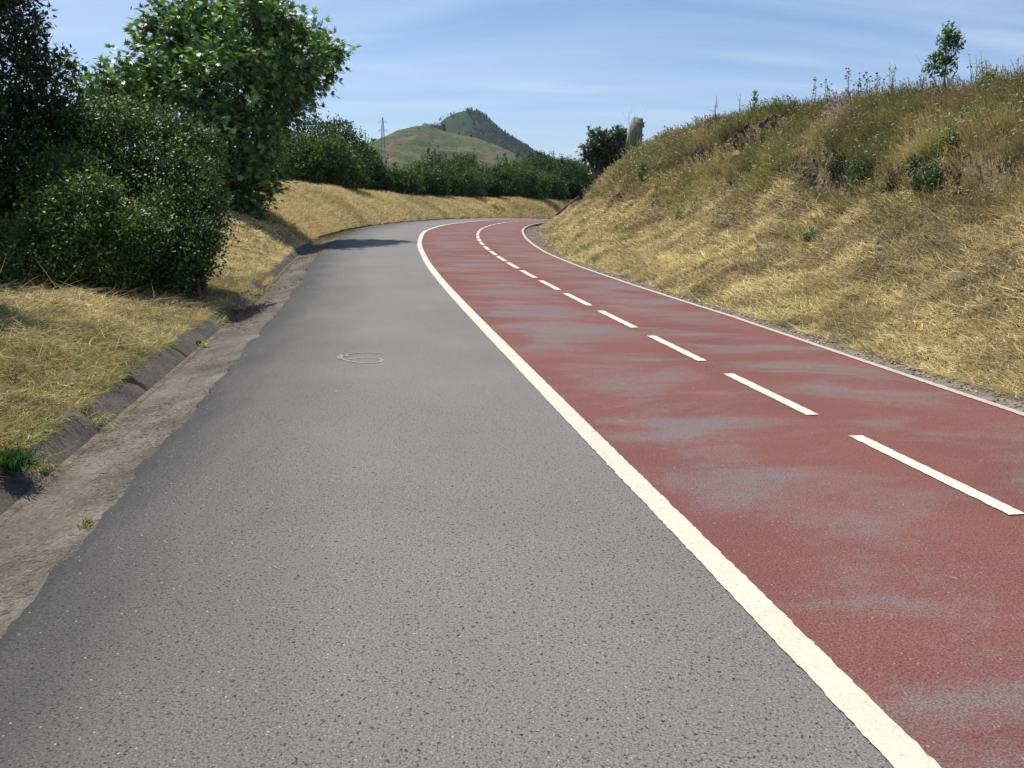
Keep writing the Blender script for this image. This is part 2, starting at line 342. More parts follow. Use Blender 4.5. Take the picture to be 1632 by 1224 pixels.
LC = [(-14, .50), (0, .46), (3, .44), (6, .34), (8.0, .22), (10.5, .10), (13, .26), (16, .75), (20, 1.25), (24, 1.5), (36, 1.55), (42, 1.38), (48, 1.15), (56, 1.2), (64, 1.45), (75, 1.6), (130, 1.6)]
LW = [(-14, 2.3), (5, 2.0), (9, 1.7), (14, 2.2), (20, 3.2), (40, 3.0), (130, 3.0)]
RC = [(-14, 2.7), (3, 2.86), (7, 3.0), (12, 3.2), (15, 3.32), (19, 3.25), (24, 3.05), (32, 2.8), (40, 2.6), (50, 2.4), (130, 2.2)]
def ground_z(s, u):
    """height above the road line at (s, u) for the two banks"""
    s = np.asarray(s, float); u = np.asarray(u, float)
    P = place(s, u); X, Y = P[..., 0], P[..., 1]
    v = gt_u(s) - u; W = I(LW, s); t = np.clip(v / W, 0, None)
    zl = 0.0 + I(LC, s) * np.where(t < 1, 1 - (1 - np.clip(t, 0, 1)) ** 1.9, 1 + 0.03 * (t - 1))
    amp = sstep(0.02, 0.5, v)
    zl = zl + amp * (0.11 * fbm(X * .9, Y * .9, 3, 1) + 0.045 * fbm(X * 4, Y * 4, 3, 2)) - 0.0 * v
    far = sstep(26, 40, s)
    zl = zl + far * sstep(.3, 1, t) * 0.10 * fbm(X * .35, Y * .35, 3, 9)
    toe = toe_u(s); w = (u - toe) / (5.95 - toe)
    wob = 0.10 * fbm(X * .45, Y * .45, 3, 21)
    w2 = w + wob * sstep(0.05, .4, w) * (1 - sstep(.9, 1.1, w))
    zr = -0.02 + I(RC, s) * np.interp(w2, [0, .05, .2, .5, .78, .93, 1.05, 1.4, 3, 12], [0, .05, .17, .44, .78, .94, 1.0, 1.01, .97, .8])
    a2 = sstep(0.0, .25, w)
    zr = zr + a2 * (0.17 * fbm(X * .8, Y * .8, 3, 3) + 0.10 * fbm(X * 3.2, Y * 3.2, 4, 4) + .04 * fbm(X * 7.5, Y * 7.5, 2, 44))
    # eroded scars in the bank face
    for (s0, w0, rs, rw, dep) in SCARS:
        q = ((s - s0) / rs) ** 2 + ((w - w0) / rw) ** 2 + 0.5 * fbm(X * 1.7, Y * 1.7, 3, 31)
        zr = zr - dep * (1 - sstep(.55, .95, q)) * (0.6 + 0.4 * sstep(-.3, .1, (w - w0) / rw))
    return np.where(u < 0, zl, zr)
SCARS = [(14.3, .90, 1.6, .19, .8), (15.6, .74, 1.0, .09, .35), (8.2, .63, 2.0, .075, .42), (5.6, .64, 1.0, .07, .3), (20.0, .47, .4, .08, .3), (12.0, .60, .7, .06, .25)]
def surf(s, u): return place(s, u, ground_z(s, u))
def su_of(x, y):
    d = (CX - x) ** 2 + (CY - y) ** 2; i = int(np.argmin(d)); h = CH[i]
    ds = (x - CX[i]) * math.sin(h) + (y - CY[i]) * math.cos(h); return SS[i] + ds, (x - CX[i]) * math.cos(h) - (y - CY[i]) * math.sin(h)
def gz(x, y):
    s, u = su_of(x, y)
    if gt_u(s) < u < toe_u(s): return float(np.interp(s, SS, CZ))
    return float(surf(np.array([s]), np.array([u]))[0, 2])
_LK = []
def _lookup():
    for us in (lambda s: toe_u(s)[:, None] + (5.95 - toe_u(s))[:, None] * np.concatenate([np.linspace(0, 1.3, 170), np.linspace(1.32, 3, 60)])[None], lambda s: gt_u(s)[:, None] - np.concatenate([np.linspace(0, 5, 110), np.linspace(5.1, 12, 30)])[None]):
        for sa in (np.arange(-3, 32, .05), np.arange(32, 85, .12)):
            u = us(sa); P = surf(np.repeat(sa[:, None], u.shape[1], 1), u).reshape(-1, 3); a, b, z = to_px(P); k = (z > 1) & (a > -60) & (a < 1700) & (b > -60) & (b < 1300); _LK.append(np.column_stack([a[k], b[k], P[k]]))
def hit(x, y, d0=3.0, d1=90.0):
    """where the view ray through photo pixel x, y meets the banks (nearest surface)"""
    if not _LK:
        _lookup(); L_ = np.concatenate(_LK); _LK.clear(); _LK.append(L_)
    L_ = _LK[0]; d2 = (L_[:, 0] - x) ** 2 + (L_[:, 1] - y) ** 2; ok = (L_[:, 3] > d0) & (L_[:, 3] < d1)
    for r in (3, 6, 12):
        k = np.where(ok & (d2 < r * r))[0]
        if len(k) > 2:
            near = L_[k, 3].min(); k = k[L_[k, 3] < near + 1.5 + .03 * near]; return L_[k[np.argmin(d2[k])], 2:].copy()
    return np.array([0, 999.0, 0])

# ------------------------------------------------------------------ setting: road, markings, gutter, banks
def strip(name, s0, s1, ds, ufun0, ufun1, nu, zf, mat, kind='structure', jag=None):
    s = np.arange(s0, s1 + 1e-6, ds); a, b = ufun0(s), ufun1(s)
    if jag: a = a + jag(s)
    w = np.linspace(0, 1, nu); u = a[:, None] + (b - a)[:, None] * w; sg = np.repeat(s[:, None], nu, 1)
    V = place(sg, u, zf(sg, u)).reshape(-1, 3)
    o = mesh(name, V, grid_faces(len(s), nu)[:, ::-1], mat, uv=np.stack([sg, u], -1).reshape(-1, 2), uv2=np.stack([sg, u - edge_u(sg)], -1).reshape(-1, 2), smooth=True)
    if kind: o['kind'] = kind
    return o
def jag(s): return 0.045 * fbm(s * 1.6, 0 * s, 4, 40) + 0.03 * fbm(s * 9, 0 * s, 2, 41) - 0.05 * (fbm(s * .7, 0 * s, 1, 43) > .45)
zero = lambda s, u: 0 * s
def asph_z(s, u): e = u - edge_u(s); return -0.022 * (1 - sstep(0.0, 0.10, e)) + 0.0015 * fbm(s * .8, u * .8, 2, 50)
strip("footpath", -14, 110, 0.06, edge_u, lambda s: main_u(s) + .02, 60, asph_z, M_ASPH, jag=jag)
strip("cycle_lane", -14, 110, 0.25, lambda s: main_u(s) - .02 + .02, lambda s: right_u(s) + .03, 14, lambda s, u: 0 * s + 0.0015 * fbm(s * .8, u * .8, 2, 50), M_RED)
LZ = 0.006
def rough_edge(sd): return lambda s: 0.0065 * fbm(s * 37, 0 * s, 3, sd)
def linestrip(name, s0, s1, c, w, mat, ds=0.018, sd=1):
    re0, re1 = rough_edge(sd), rough_edge(sd + 5)
    o = strip(name, s0, s1, ds, lambda s: c(s) - w / 2 + re0(s), lambda s: c(s) + w / 2 + re1(s), 3, lambda s, u: 0 * s + LZ + 0.0015 * fbm(s * .8, u * .8, 2, 50), mat, None)
    return o
tag(linestrip("edge_line", -14, 110, main_u, .125, M_LINE), kind='structure')
tag(linestrip("edge_line", -14, 110, right_u, .075, M_EDGE, sd=9), kind='structure')
def sk_of(x, y): return su_of(x, y)[0]
mids = [sk_of(*p[:2]) for p in CUR]
mids = [mids[0] - 1.95 * 2, mids[0] - 1.95] + mids + [mids[-1] + 1.83 * i for i in range(1, 16)]
for i, m0 in enumerate(mids):
    tag(linestrip("lane_dash", m0 - .70, m0 + .70, lambda s: 0 * s, .095, M_DASH, 0.04, 20 + i), kind='structure')

# gutter: right (long) face sloping down from the asphalt; the left face is made of separate slabs
def gut_z(s, u):
    e, g = edge_u(s), gb_u(s); t = np.clip((u - g) / (e - g), 0, 1.2)
    return -gb_d(s) + (gb_d(s) - .035) * np.clip(t, 0, 1) ** 1.05 + 0.006 * fbm(s * 5, u * 5, 3, 61) + .012 * (1 - sstep(0, .12, u - g)) * 1.0 - .02 * (t > 1.02)
strip("concrete_gutter", -14, 42, 0.08, lambda s: gb_u(s) - .06, lambda s: edge_u(s) + .16, 16, gut_z, M_CONC)
def kerb_strip_z(s, u):
    r = right_u(s); d = I([(-14, .02), (16, .025), (22, .06), (28, .11), (40, .11)], s)
    return -d * sstep(0.035, 0.075, u - r) + 0.012 * fbm(s * 6, u * 6, 3, 66) * sstep(.06, .12, u - r) + .004 * (u - r < .05) * 0 - 0.004
strip("drain_channel", -14, 110, 0.12, lambda s: right_u(s) + .025, lambda s: toe_u(s) + .25, 14, kerb_strip_z, M_GRIT)

def bank(name, s, ucols, mat):
    sg = np.repeat(s[:, None], ucols.shape[1], 1); V = surf(sg, ucols)
    o = mesh(name, V.reshape(-1, 3), grid_faces(*sg.shape)[:, ::-1] if ucols[0, -1] > ucols[0, 0] else grid_faces(*sg.shape), mat, smooth=True)
    o['kind'] = 'structure'; return o
s_ = np.concatenate([np.arange(-14, 32, .11), np.arange(32, 80, .22), np.arange(80, 126, 1.0)])
vL = np.concatenate([[.07, .085], np.linspace(.12, 4.2, 46), np.linspace(4.6, 12, 12), [16, 24, 40, 60]])
bank("left_bank", s_, gt_u(s_)[:, None] - vL[None], M_LBANK)
tR = np.concatenate([np.linspace(0, 1.25, 58), np.linspace(1.35, 3, 14), [4, 6, 9, 13]])
tu = toe_u(s_); bank("right_bank", s_, tu[:, None] + (5.95 - tu)[:, None] * tR[None], M_RBANK)
g = mesh("ground", [(-3100, -3100, -2.2), (3100, -3100, -2.2), (3100, 3100, -2.2), (-3100, 3100, -2.2)], np.array([(0, 1, 2, 3)]), M_FIELD); g['kind'] = 'structure'

# hills
def hill(name, prof, D, W, mat, nz, sd, skew=0.0):
    P = np.array([px(a, b, D) for a, b in prof]); xs = np.linspace(P[0, 0], P[-1, 0], 220); base = -6.0
    h = np.interp(xs, P[:, 0], P[:, 2]) - base; k = np.ones(5) / 5; h = np.convolve(np.pad(h, 2, 'edge'), k, 'valid')
    ys = np.linspace(-1.6, 1.6, 90); X, Yt = np.meshgrid(xs, ys, indexing='ij')
    gshape = np.exp(-(np.abs(Yt) ** 1.9) * 1.6)
    sq = 1 + 0.0 * Yt; Z = base + h[:, None] * gshape; Yw = D + Yt * W
    Z = Z + nz * fbm(X / (W * .35), Yw / (W * .35), 4, sd) * (1 - np.exp(-Yt ** 2 * 12)) + nz * .25 * fbm(X / 25, Yw / 25, 3, sd + 3)
    o = mesh(name, np.stack([X, Yw, Z], -1).reshape(-1, 3), grid_faces(220, 90), mat, smooth=True); o['kind'] = 'structure'
    return X, Yw, Z
M_HILL = None
def hill_mat(name, a, b_, c_, sc):
    m, t, b = new_mat(name, 0.98, 0.05); v = objco(t)
    n = noise(t, v, 0.012 * sc, 7, 0.6); n2 = noise(t, mapped(t, v, (1, 1, 3)), 0.035 * sc, 6, 0.65, .6)
    r = ramp(t, [(0.35, a), (0.65, b_)]); t.links.new(n.outputs[0], r.inputs[0])
    r2 = ramp(t, [(0.50, 0.0), (0.60, 0.85)]); t.links.new(n2.outputs[0], r2.inputs[0])
    c = mix(t, r2.outputs[0], r.outputs[0], c_); f = noise(t, v, 0.25 * sc, 4, .7); rf = ramp(t, [(.3, .5), (.7, 1.45)]); t.links.new(f.outputs[0], rf.inputs[0])
    t.links.new(mix(t, 1.0, c, rf.outputs[0], 'MULTIPLY'), b.inputs['Base Color']); return m
M_HILL = hill_mat("hill_pasture", (0.030, 0.056, 0.021), (0.068, 0.092, 0.034), (0.135, 0.10, 0.060), 1)
M_HILL2 = hill_mat("hill_woodland_floor", (0.012, 0.036, 0.014), (0.022, 0.050, 0.018), (0.04, 0.05, 0.025), 1)
H1 = hill("hill", [(430, 300), (520, 268), (560, 250), (590, 235), (612, 224), (640, 210), (665, 203), (690, 201), (712, 211), (735, 217), (760, 221), (800, 237), (835, 252), (860, 262), (900, 274), (960, 290), (1000, 303)], 900, 300, M_HILL, 7, 71)
H2 = hill("hill", [(600, 300), (640, 262), (680, 222), (703, 198), (715, 188), (735, 180), (752, 178), (770, 185), (790, 204), (820, 224), (850, 244), (880, 257), (940, 268), (1040, 280), (1200, 303)], 1500, 420, M_HILL2, 10, 81)
def hz_at(Hh, x, y):
    X, Y, Z = Hh; i = int(np.clip(np.searchsorted(X[:, 0], x), 1, len(X) - 1)); j = int(np.clip(np.searchsorted(Y[0], y), 1, Y.shape[1] - 1)); return Z[i, j]
M_WOOD = leaf_mat('far_foliage', 0.0, 1.0, 0.0)
# woodland: every tree a small ragged cone/ball, one mass
def tree_blob(n, r, h, sd):
    g = np.random.default_rng(sd); th = g.uniform(0, 2 * np.pi, n); z = g.uniform(.1, 1, n); rad = (1 - z ** 1.6 * .8) * g.uniform(.55, 1.1, n)
    return np.stack([np.cos(th) * rad * r, np.sin(th) * rad * r, z * h], 1)
def far_trees(name, spots, heights, tints, mat, nleaf=16, kind='stuff', lab=None, cat=None):
    n = len(spots); g = np.random.default_rng(len(name) + n); pos, sc, tn = [], [], []
    for p, h, c in zip(spots, heights, tints):
        q = tree_blob(nleaf, h * .33, h, g.integers(1e6)); pos.append(q + p); sc.append(g.uniform(.14, .26, nleaf) * h); tn.append(np.clip(c * g.uniform(.7, 1.35, (nleaf, 1)), 0, 1))
    pos = np.concatenate(pos); sc = np.concatenate(sc); tn = np.concatenate(tn)
    tv = [(-.8, -.5, 0), (.7, -.6, .1), (.9, .5, -.1), (-.1, .95, .15), (-.9, .4, 0)]; N_ = len(pos)
    tip = g.normal(0, 1, (N_, 3)); nr = g.normal(0, 1, (N_, 3)) + np.array([-.2, -.4, .9])
    V, F = instance(tv, [np.array([(0, 1, 2, 3, 4)])], pos, frames(tip, nr), sc)
    o = mesh(name, V, F, mat, tint=np.repeat(tn, 5, 0)); tag(o, lab, cat, None, kind); return o
g_ = np.random.default_rng(5)
sp, hh, tt = [], [], []
X, Y, Z = H2
while len(sp) < 6500:
    i, j = g_.integers(2, 218), g_.integers(8, 52)
    x, y, z = X[i, j] + g_.uniform(-5, 5), Y[i, j] + g_.uniform(-8, 8), Z[i, j]
    if z < 20: continue
    pxx = to_px(np.array([x, y, z]))[0][0]
    dens = 1.0 if pxx > 745 + 25 * fbm(x / 60, y / 60, 2, 3) else .035
    if g_.random() > dens: continue
    sp.append((x, y, z - .5)); hh.append(g_.uniform(2.6, 5.2)); tt.append(np.array([.016, .058, .016]) * g_.uniform(.8, 1.4))
far_trees("wood", sp, hh, tt, M_WOOD, 13)
sp, hh, tt = [], [], []
X, Y, Z = H1
while len(sp) < 700:
    i, j = g_.integers(2, 218), g_.integers(4, 50); x, y, z = X[i, j], Y[i, j], Z[i, j]
    line = abs(fbm(x / 70, y / 70, 3, 8)) < .05; low = z < 26 + 14 * fbm(x / 40, y / 40, 2, 6)
    if not (low or line or g_.random() < .03): continue
    if not low and not line and z < 5: continue
    sp.append((x + g_.uniform(-4, 4), y + g_.uniform(-4, 4), z - .5)); hh.append(g_.uniform(3, 7) if low else g_.uniform(1.5, 4)); tt.append(np.array([.03, .055, .022]) * g_.uniform(.8, 1.6))
far_trees("shrubbery", sp, hh, tt, M_WOOD, 12)
# lone tree on the hill's left shoulder
def far_single(name, xx, yb, ytop, D, label, crownfrac=.55):
    b, tp = px(xx, yb, D), px(xx, ytop, D); h = tp[2] - b[2]; e = empty(name, b, label, 'tree')
    gg = Geo(); gg.add(*tube([b - (0, 0, h * .2), b + (0, 0, h * .5)], [h * .05, h * .03], 5)); rebase(gg.build("trunk", M_BARK), e)
    n = 130; q = np.random.default_rng(int(xx)); d = q.normal(0, 1, (n, 3)); d /= np.linalg.norm(d, axis=1)[:, None]; pos = b + np.array([0, 0, h * (1 - crownfrac / 2)]) + d * q.uniform(.5, 1, (n, 1)) * h * np.array([.52, .5, crownfrac / 2])
    tv = [(-.8, -.5, 0), (.7, -.6, .1), (.9, .5, -.1), (-.1, .95, .15), (-.9, .4, 0)]
    V, F = instance(tv, [np.array([(0, 1, 2, 3, 4)])], pos, frames(q.normal(0, 1, (n, 3)), q.normal(0, 1, (n, 3)) + (0, 0, .6)), q.uniform(.07, .14, n) * h)
    o = mesh("crown", V, F, M_SOLID, tint=np.repeat(np.array([.03, .05, .025]) * q.uniform(.7, 1.4, (n, 1)), 5, 0)); rebase(o, e)
far_single("tree", 597, 232, 221, 895, "small round tree alone on the shoulder of the green hill beside the pylon")
far_single("tree", 845, 262, 252, 880, "tiny round tree on the right foot of the green hill")
# rocky outcrop with dark scrub on the hill top
b = px(690, 203, 880); e = empty("rock_outcrop", b, "pale grey rocky outcrop on top of the green hill", "rock"); gg = Geo()
for i in range(34):
    q = px(674 + 29 * g_.random(), 201.5 + g_.uniform(-2.5, 4) + 3 * (i % 3 == 0), 866 + g_.uniform(-10, 10)); r = g_.uniform(1.4, 3.6)
    gg.add(*box(q, (r, 0, 0), (0, r, 0), (0, 0, r * .8), .6, .6), tint=np.array([.23, .21, .18]) * g_.uniform(.6, 1.3))
o = gg.build("boulder", M_SOLID); o.name = "crag"; rebase(o, e)
sp = [px(695 + 14 * g_.random(), 210 - 3 * g_.random(), 872 + g_.uniform(-4, 4)) for _ in range(14)]
far_trees("scrub_clump", sp, g_.uniform(3, 7, 14), [np.array([.02, .032, .018])] * 14, M_SOLID, 18, 'thing', "dark scrub beside the rocks on top of the green hill", "bush")

# pylons
def pylon(xx, yb, yt, D, label, arms, wpx):
    b, tp = px(xx, yb, D), px(xx, yt, D); h = tp[2] - b[2]; w = wpx * D / FPX / 2
    e = empty("pylon", b, label, "pylon", "lattice power pylons on the skyline"); gg = Geo(); r = .00030 * D * .62
    prof = lambda f: w * np.interp(f, [0, .55, .8, 1], [1, .42, .30, .10])
    cs = ((1, 1), (1, -1), (-1, -1), (-1, 1)); lev = np.concatenate([np.linspace(0, .6, 6), np.linspace(.68, 1, 6)])
    for cx, cy in cs: gg.add(*tube([b + (cx * prof(f), cy * prof(f), f * h) for f in lev], r, 4))
    for f0, f1 in zip(lev[:-1], lev[1:]):
        for k in range(4):
            a, c = cs[k], cs[(k + 1) % 4]
            p = lambda q, f: b + np.array((q[0] * prof(f), q[1] * prof(f), f * h))
            gg.add(*tube([p(a, f0), p(c, f1)], r * .6, 4)); gg.add(*tube([p(c, f0), p(a, f1)], r * .6, 4)); gg.add(*tube([p(a, f1), p(c, f1)], r * .6, 4))
    rebase(gg.build("tower", M_STEEL), e)
    for f, L in arms:
        for sx in (-1, 1):
            ga = Geo()
            tipp = b + (sx * L * w, 0, f * h + .01 * h)
            for cy in (1, -1):
                ga.add(*tube([b + (sx * prof(f) * .9, cy * prof(f), f * h), tipp], r * .7, 4)); ga.add(*tube([b + (sx * prof(f) * .9, cy * prof(f), (f + .035) * h), tipp], r * .7, 4))
            ga.add(*tube([tipp, tipp - (0, 0, .03 * h)], r * .9, 4))
            rebase(ga.build("crossarm", M_STEEL), e)
m, t, b_ = new_mat("galvanised_steel", 0.6, 0.4); b_.inputs['Base Color'].default_value = (0.20, 0.215, 0.23, 1); M_STEEL = m
pylon(611, 276, 187, 560, "tall lattice power pylon standing in front of the left slope of the green hill", [(.60, 1.35), (.76, 1.25), (.91, 1.15)], 11)
pylon(583, 262, 213, 950, "smaller faded power pylon above the hedge, left of the tall one", [(.5, 2.3), (.68, 1.9)], 6)
pylon(862, 262, 239, 1600, "tiny pylon on the skyline where the wooded slope ends", [(.6, 2.4), (.8, 2)], 3.2)
pylon(881, 262, 239, 1600, "tiny slender pylon right of the wooded slope, above the hedge", [(.7, 2.2), (.88, 1.8)], 2.4)

# reddish roofed building seen over the hedge
b = px(633, 279, 330); e = empty("farm_building", b - (0, 0, 4), "small building with a reddish tiled roof behind the hedge", "building"); gg = Geo()
gg.add(*box(b - (0, 0, 2.1), (3.2, 0, 0), (0, 3, 0), (0, 0, 2.0)), tint=(.45, .36, .3)); rebase(gg.build("wall", M_SOLID), e)
gg = Geo(); V = np.array([b + q for q in ((-3.6, -3.4, 0), (3.6, -3.4, 0), (3.6, 0, 1.5), (-3.6, 0, 1.5), (-3.6, 3.4, 0), (3.6, 3.4, 0))])
gg.add(V, [np.array([(0, 1, 2, 3), (3, 2, 5, 4), (0, 4, 5, 1)]), np.array([(0, 3, 4), (1, 5, 2)])], tint=(.36, .17, .12)); rebase(gg.build("roof", M_SOLID), e)
for k in (-1.8, .2, 2.0):
    gg = Geo().add(*box(b + (k, -3.02, -1.6), (.4, 0, 0), (0, .03, 0), (0, 0, .5)), tint=(.05, .05, .06)); rebase(gg.build("window", M_SOLID), e)

# ------------------------------------------------------------------ trees, bushes
def fold_leaf(w=.32, fold=.12):                # simple pointed leaf, folded along the midrib
    return [(0, 0, 0), (w, .45, fold), (0, 1, -.06), (-w, .45, fold), (0, .5, 0)], [np.array([(0, 1, 4), (1, 2, 4), (2, 3, 4), (3, 0, 4)])]
def diamond():
    return [(0, 0, 0), (.34, .5, .08), (0, 1, 0), (-.34, .5, .08)], [np.array([(0, 1, 2), (0, 2, 3)])]
def fig_leaf():                                 # lobed leaf
    pts = [(0, 0)]; lob = [(-62, .72), (-42, .42), (-26, .92), (-13, .52), (0, 1.05), (13, .52), (26, .92), (42, .42), (62, .72)]
    V = [(0, 0, 0)]
    for a, r in lob: a = R_(a); V.append((math.sin(a) * r * .8, math.cos(a) * r, .10 * abs(math.sin(a)) - .16 * r * r))
    return V, [np.array([(0, i + 1, i) for i in range(1, len(lob))])]
def crown(name, blobs, nspr, per, size, tmpl, tints, e, r_spr=.22, up=.5, mat=M_LEAF, sd=0, inner=.2, flat=.8, jit=.12, gap=0.0):
    """blobs: rows (x, y, z, r). leaves gathered in sprigs over the lobes' surfaces, some inside"""
    g = np.random.default_rng(sd); B = np.array(blobs, float); pr = B[:, 3] ** 2; pr /= pr.sum()
    C, D = [], []
    while len(C) < nspr:
        k = g.choice(len(B), p=pr); d = g.normal(0, 1, 3); d[2] += .25; d /= np.linalg.norm(d)
        rr = B[k, 3] * (g.uniform(.2, .8) if g.random() < inner else g.uniform(.84, 1.0) + jit * g.normal())
        p = B[k, :3] + d * rr
        lump = float(fbm(p[0] * 1.3 / B[k, 3] + p[2] * .7, p[1] * 1.3 / B[k, 3] + p[2] * .9, 2, sd + 3)); p = p + d * lump * B[k, 3] * .22
        if gap and vnoise(p[0] * 2.1 / B[k, 3] + 9, p[2] * 2.1 / B[k, 3] + p[1], sd + 5) < gap: continue
        q = np.linalg.norm(B[:, :3] - p, axis=1) / B[:, 3]
        if (q < .62).sum() > 0 and g.random() > inner: continue
        C.append(p); D.append(d)
    C, D = np.array(C), np.array(D); n = len(C) * per
    Cc, Dd = np.repeat(C, per, 0), np.repeat(D, per, 0)
    spd = D + g.normal(0, .35, D.shape) + (0, 0, up); spd /= np.linalg.norm(spd, axis=1)[:, None]
    along = np.tile(np.linspace(-.6, 1, per), len(C))[:, None] * r_spr
    pos = Cc + np.repeat(spd, per, 0) * along + g.normal(0, r_spr * .38, (n, 3))
    tip = np.repeat(spd, per, 0) * .5 + Dd * .3 + g.normal(0, .65, (n, 3)); nrm = Dd * .45 + (0, 0, flat) + g.normal(0, .42, (n, 3))
    sc = size * g.uniform(.6, 1.25, n)
    V, F = instance(tmpl[0], tmpl[1], pos, frames(tip, nrm), sc)
    T = np.array(tints, float); ti = g.integers(0, len(T), len(C)); tc_ = T[ti] * g.uniform(.75, 1.3, (len(C), 1))
    tn = np.repeat(tc_, per, 0) * g.uniform(.7, 1.35, (n, 1)); o = mesh(name, V, F, mat, tint=np.repeat(np.clip(tn, 0, 1), len(tmpl[0]), 0))
    rebase(o, e); return o
def limbs(base, blobs, r0, e, sd=0, stems=1, fork=.35):
    g = np.random.default_rng(sd); gg = Geo(); base = np.array(base, float); B = np.array(blobs, float)
    for k in range(len(B)):
        b0 = base + np.append(g.uniform(-.12, .12, 2) * stems, -.25); c = B[k, :3]; mid = b0 + (c - b0) * fork; mid[:2] = b0[:2] + (c[:2] - b0[:2]) * fork * .5
        ptsl = [b0, (b0 + mid) / 2 + g.normal(0, .04, 3), mid, (mid + c) / 2 + g.normal(0, .10, 3), c]
        gg.add(*tube(ptsl, np.array([1, .85, .6, .4, .15]) * r0 * (1 if k == 0 else .75), 7))
        for _ in range(5):
            d = g.normal(0, 1, 3); d[2] = abs(d[2]) * .6; d /= np.linalg.norm(d); tipp = c + d * B[k, 3] * .85
            gg.add(*tube([c - (c - mid) * .25, (c + tipp) / 2 + g.normal(0, .06, 3) , tipp], np.array([.3, .18, .05]) * r0, 5))
    rebase(gg.build("trunk", M_BARK, smooth=True), e)
def knobs(bl, k, f, sd):                        # smaller lobes budding off each lobe, so outlines break up
    g = np.random.default_rng(sd); out = list(bl)
    for (x, y, z, r) in bl:
        for _ in range(k):
            d = g.normal(0, 1, 3); d[2] = d[2] * .8 + .35; d /= np.linalg.norm(d); rr = r * f * g.uniform(.6, 1.3); q = np.array([x, y, z]) + d * (r * 1.0 + rr * g.uniform(-.2, .45)); out.append((*q, rr))
    return out
def blobs_px(lst): # (px, y, r_px, depth) -> world blob
    return [(*px(a, b, d), r * d / FPX) for a, b, r, d in lst]
DK = [(.026, .042, .017), (.036, .056, .021), (.020, .033, .014)]
MD = [(.046, .073, .021), (.064, .096, .027), (.034, .056, .019), (.088, .120, .032)]
LT = [(.072, .12, .028), (.10, .15, .036), (.054, .09, .024)]

# dark tree at the left edge
bl = blobs_px([(-110, 60, 150, 11.9), (-40, -10, 90, 11.7), (-40, 120, 95, 11.5), (-30, 260, 110, 11.3), (-130, 300, 160, 11.8), (-15, 385, 100, 11.0), (30, 330, 60, 11.2), (-90, -90, 110, 12)])
b0 = px(-90, 440, 11.7); b0[2] = gz(b0[0], b0[1])
e = empty("evergreen_tree", b0, "tall dark evergreen tree at the left edge with small leathery leaves", "tree")
crown("crown", bl, 4300, 11, .085, fold_leaf(.24, .1), DK, e, .13, .6, M_DARKLEAF, 11, .25, jit=.10); limbs(b0, bl, .13, e, 11, 2)
bl = blobs_px([(88, 125, 33, 12.1), (95, 160, 30, 12.1), (62, 210, 50, 11.9), (105, 205, 28, 12.3), (50, 300, 70, 11.7)])
b0 = px(30, 440, 11.9); b0[2] = gz(b0[0], b0[1])
e = empty("laurel", b0, "slender laurel with glossy upright sprigs poking out right of the dark evergreen", "bush")
crown("crown", bl, 560, 12, .085, fold_leaf(.24, .1), MD + DK, e, .13, .8, M_LEAF, 12, .25, jit=.16, gap=.12); limbs(b0, bl, .04, e, 12, 1)
# thicket of small leaved shrubs below the fig
def bush(name, lst, basepx, dep, nspr, per, size, tints, label, sd, cat="bush", r_spr=.12, r0=.05, mat=M_LEAF, tm=None, up=.6, jit=.2, gap=.13, **kw):
    bl = blobs_px(lst); b0 = px(basepx[0], basepx[1], dep); b0[2] = gz(b0[0], b0[1])
    e = empty(name, b0, label, cat); crown("crown", knobs(bl, 4, .30, sd), nspr, per, size, tm or diamond(), tints, e, r_spr, up, mat, sd, jit=jit, gap=gap, **kw); limbs(b0, bl, r0, e, sd, 2); return e
bush("shrub", [(110, 235, 46, 12.3), (165, 205, 36, 12.4), (230, 205, 34, 12.5), (310, 250, 36, 12.4), (150, 260, 62, 12.0), (205, 240, 50, 12.2), (255, 255, 55, 12.2), (190, 320, 75, 11.8), (120, 340, 70, 11.7), (280, 320, 60, 11.9)], (190, 455), 11.9, 4000, 11, .05, MD + DK, "tall small leaved shrub under the left side of the fig tree", 21)
bush("shrub", [(90, 405, 62, 10.3), (150, 405, 55, 10.2), (130, 345, 50, 10.3), (185, 432, 36, 10.1), (215, 390, 42, 10.4), (100, 300, 44, 11.0), (60, 400, 50, 10.5)], (120, 460), 10.3, 3200, 11, .045, [(.062, .088, .022), (.045, .068, .02), (.026, .045, .016), (.085, .11, .026), (.03, .05, .018)], "yellowish green leafy shrub at the foot of the dark evergreen on the grass mound", 22)
bush("shrub", [(245, 400, 50, 10.9), (290, 385, 46, 11.1), (285, 432, 34, 10.7), (225, 438, 32, 10.6), (318, 345, 38, 11.5), (322, 412, 24, 10.9), (270, 340, 36, 11.3), (335, 380, 18, 11.2), (300, 292, 34, 11.7)], (290, 465), 10.8, 2700, 11, .045, DK + MD[:3], "rounded small leaved shrub beside the broken gutter slabs", 23)
# slim shrub just outside the left edge: its shadow streaks the mound
b0 = np.array([-5.45, 8.2, 0.0]); b0[2] = gz(b0[0], b0[1]); bl = [(-5.45, 8.2, 1.7, .28), (-5.5, 8.25, 2.3, .36), (-5.42, 8.2, 2.9, .38), (-5.5, 8.2, 3.4, .26)]
e = empty("shrub", b0, "slim shrub at the left edge whose shadow streaks the mown mound", "bush"); crown("crown", bl, 420, 10, .06, fold_leaf(.24, .1), DK, e, .09, .7, M_LEAF, 77, .3, jit=.2); limbs(b0, bl, .03, e, 77, 1)
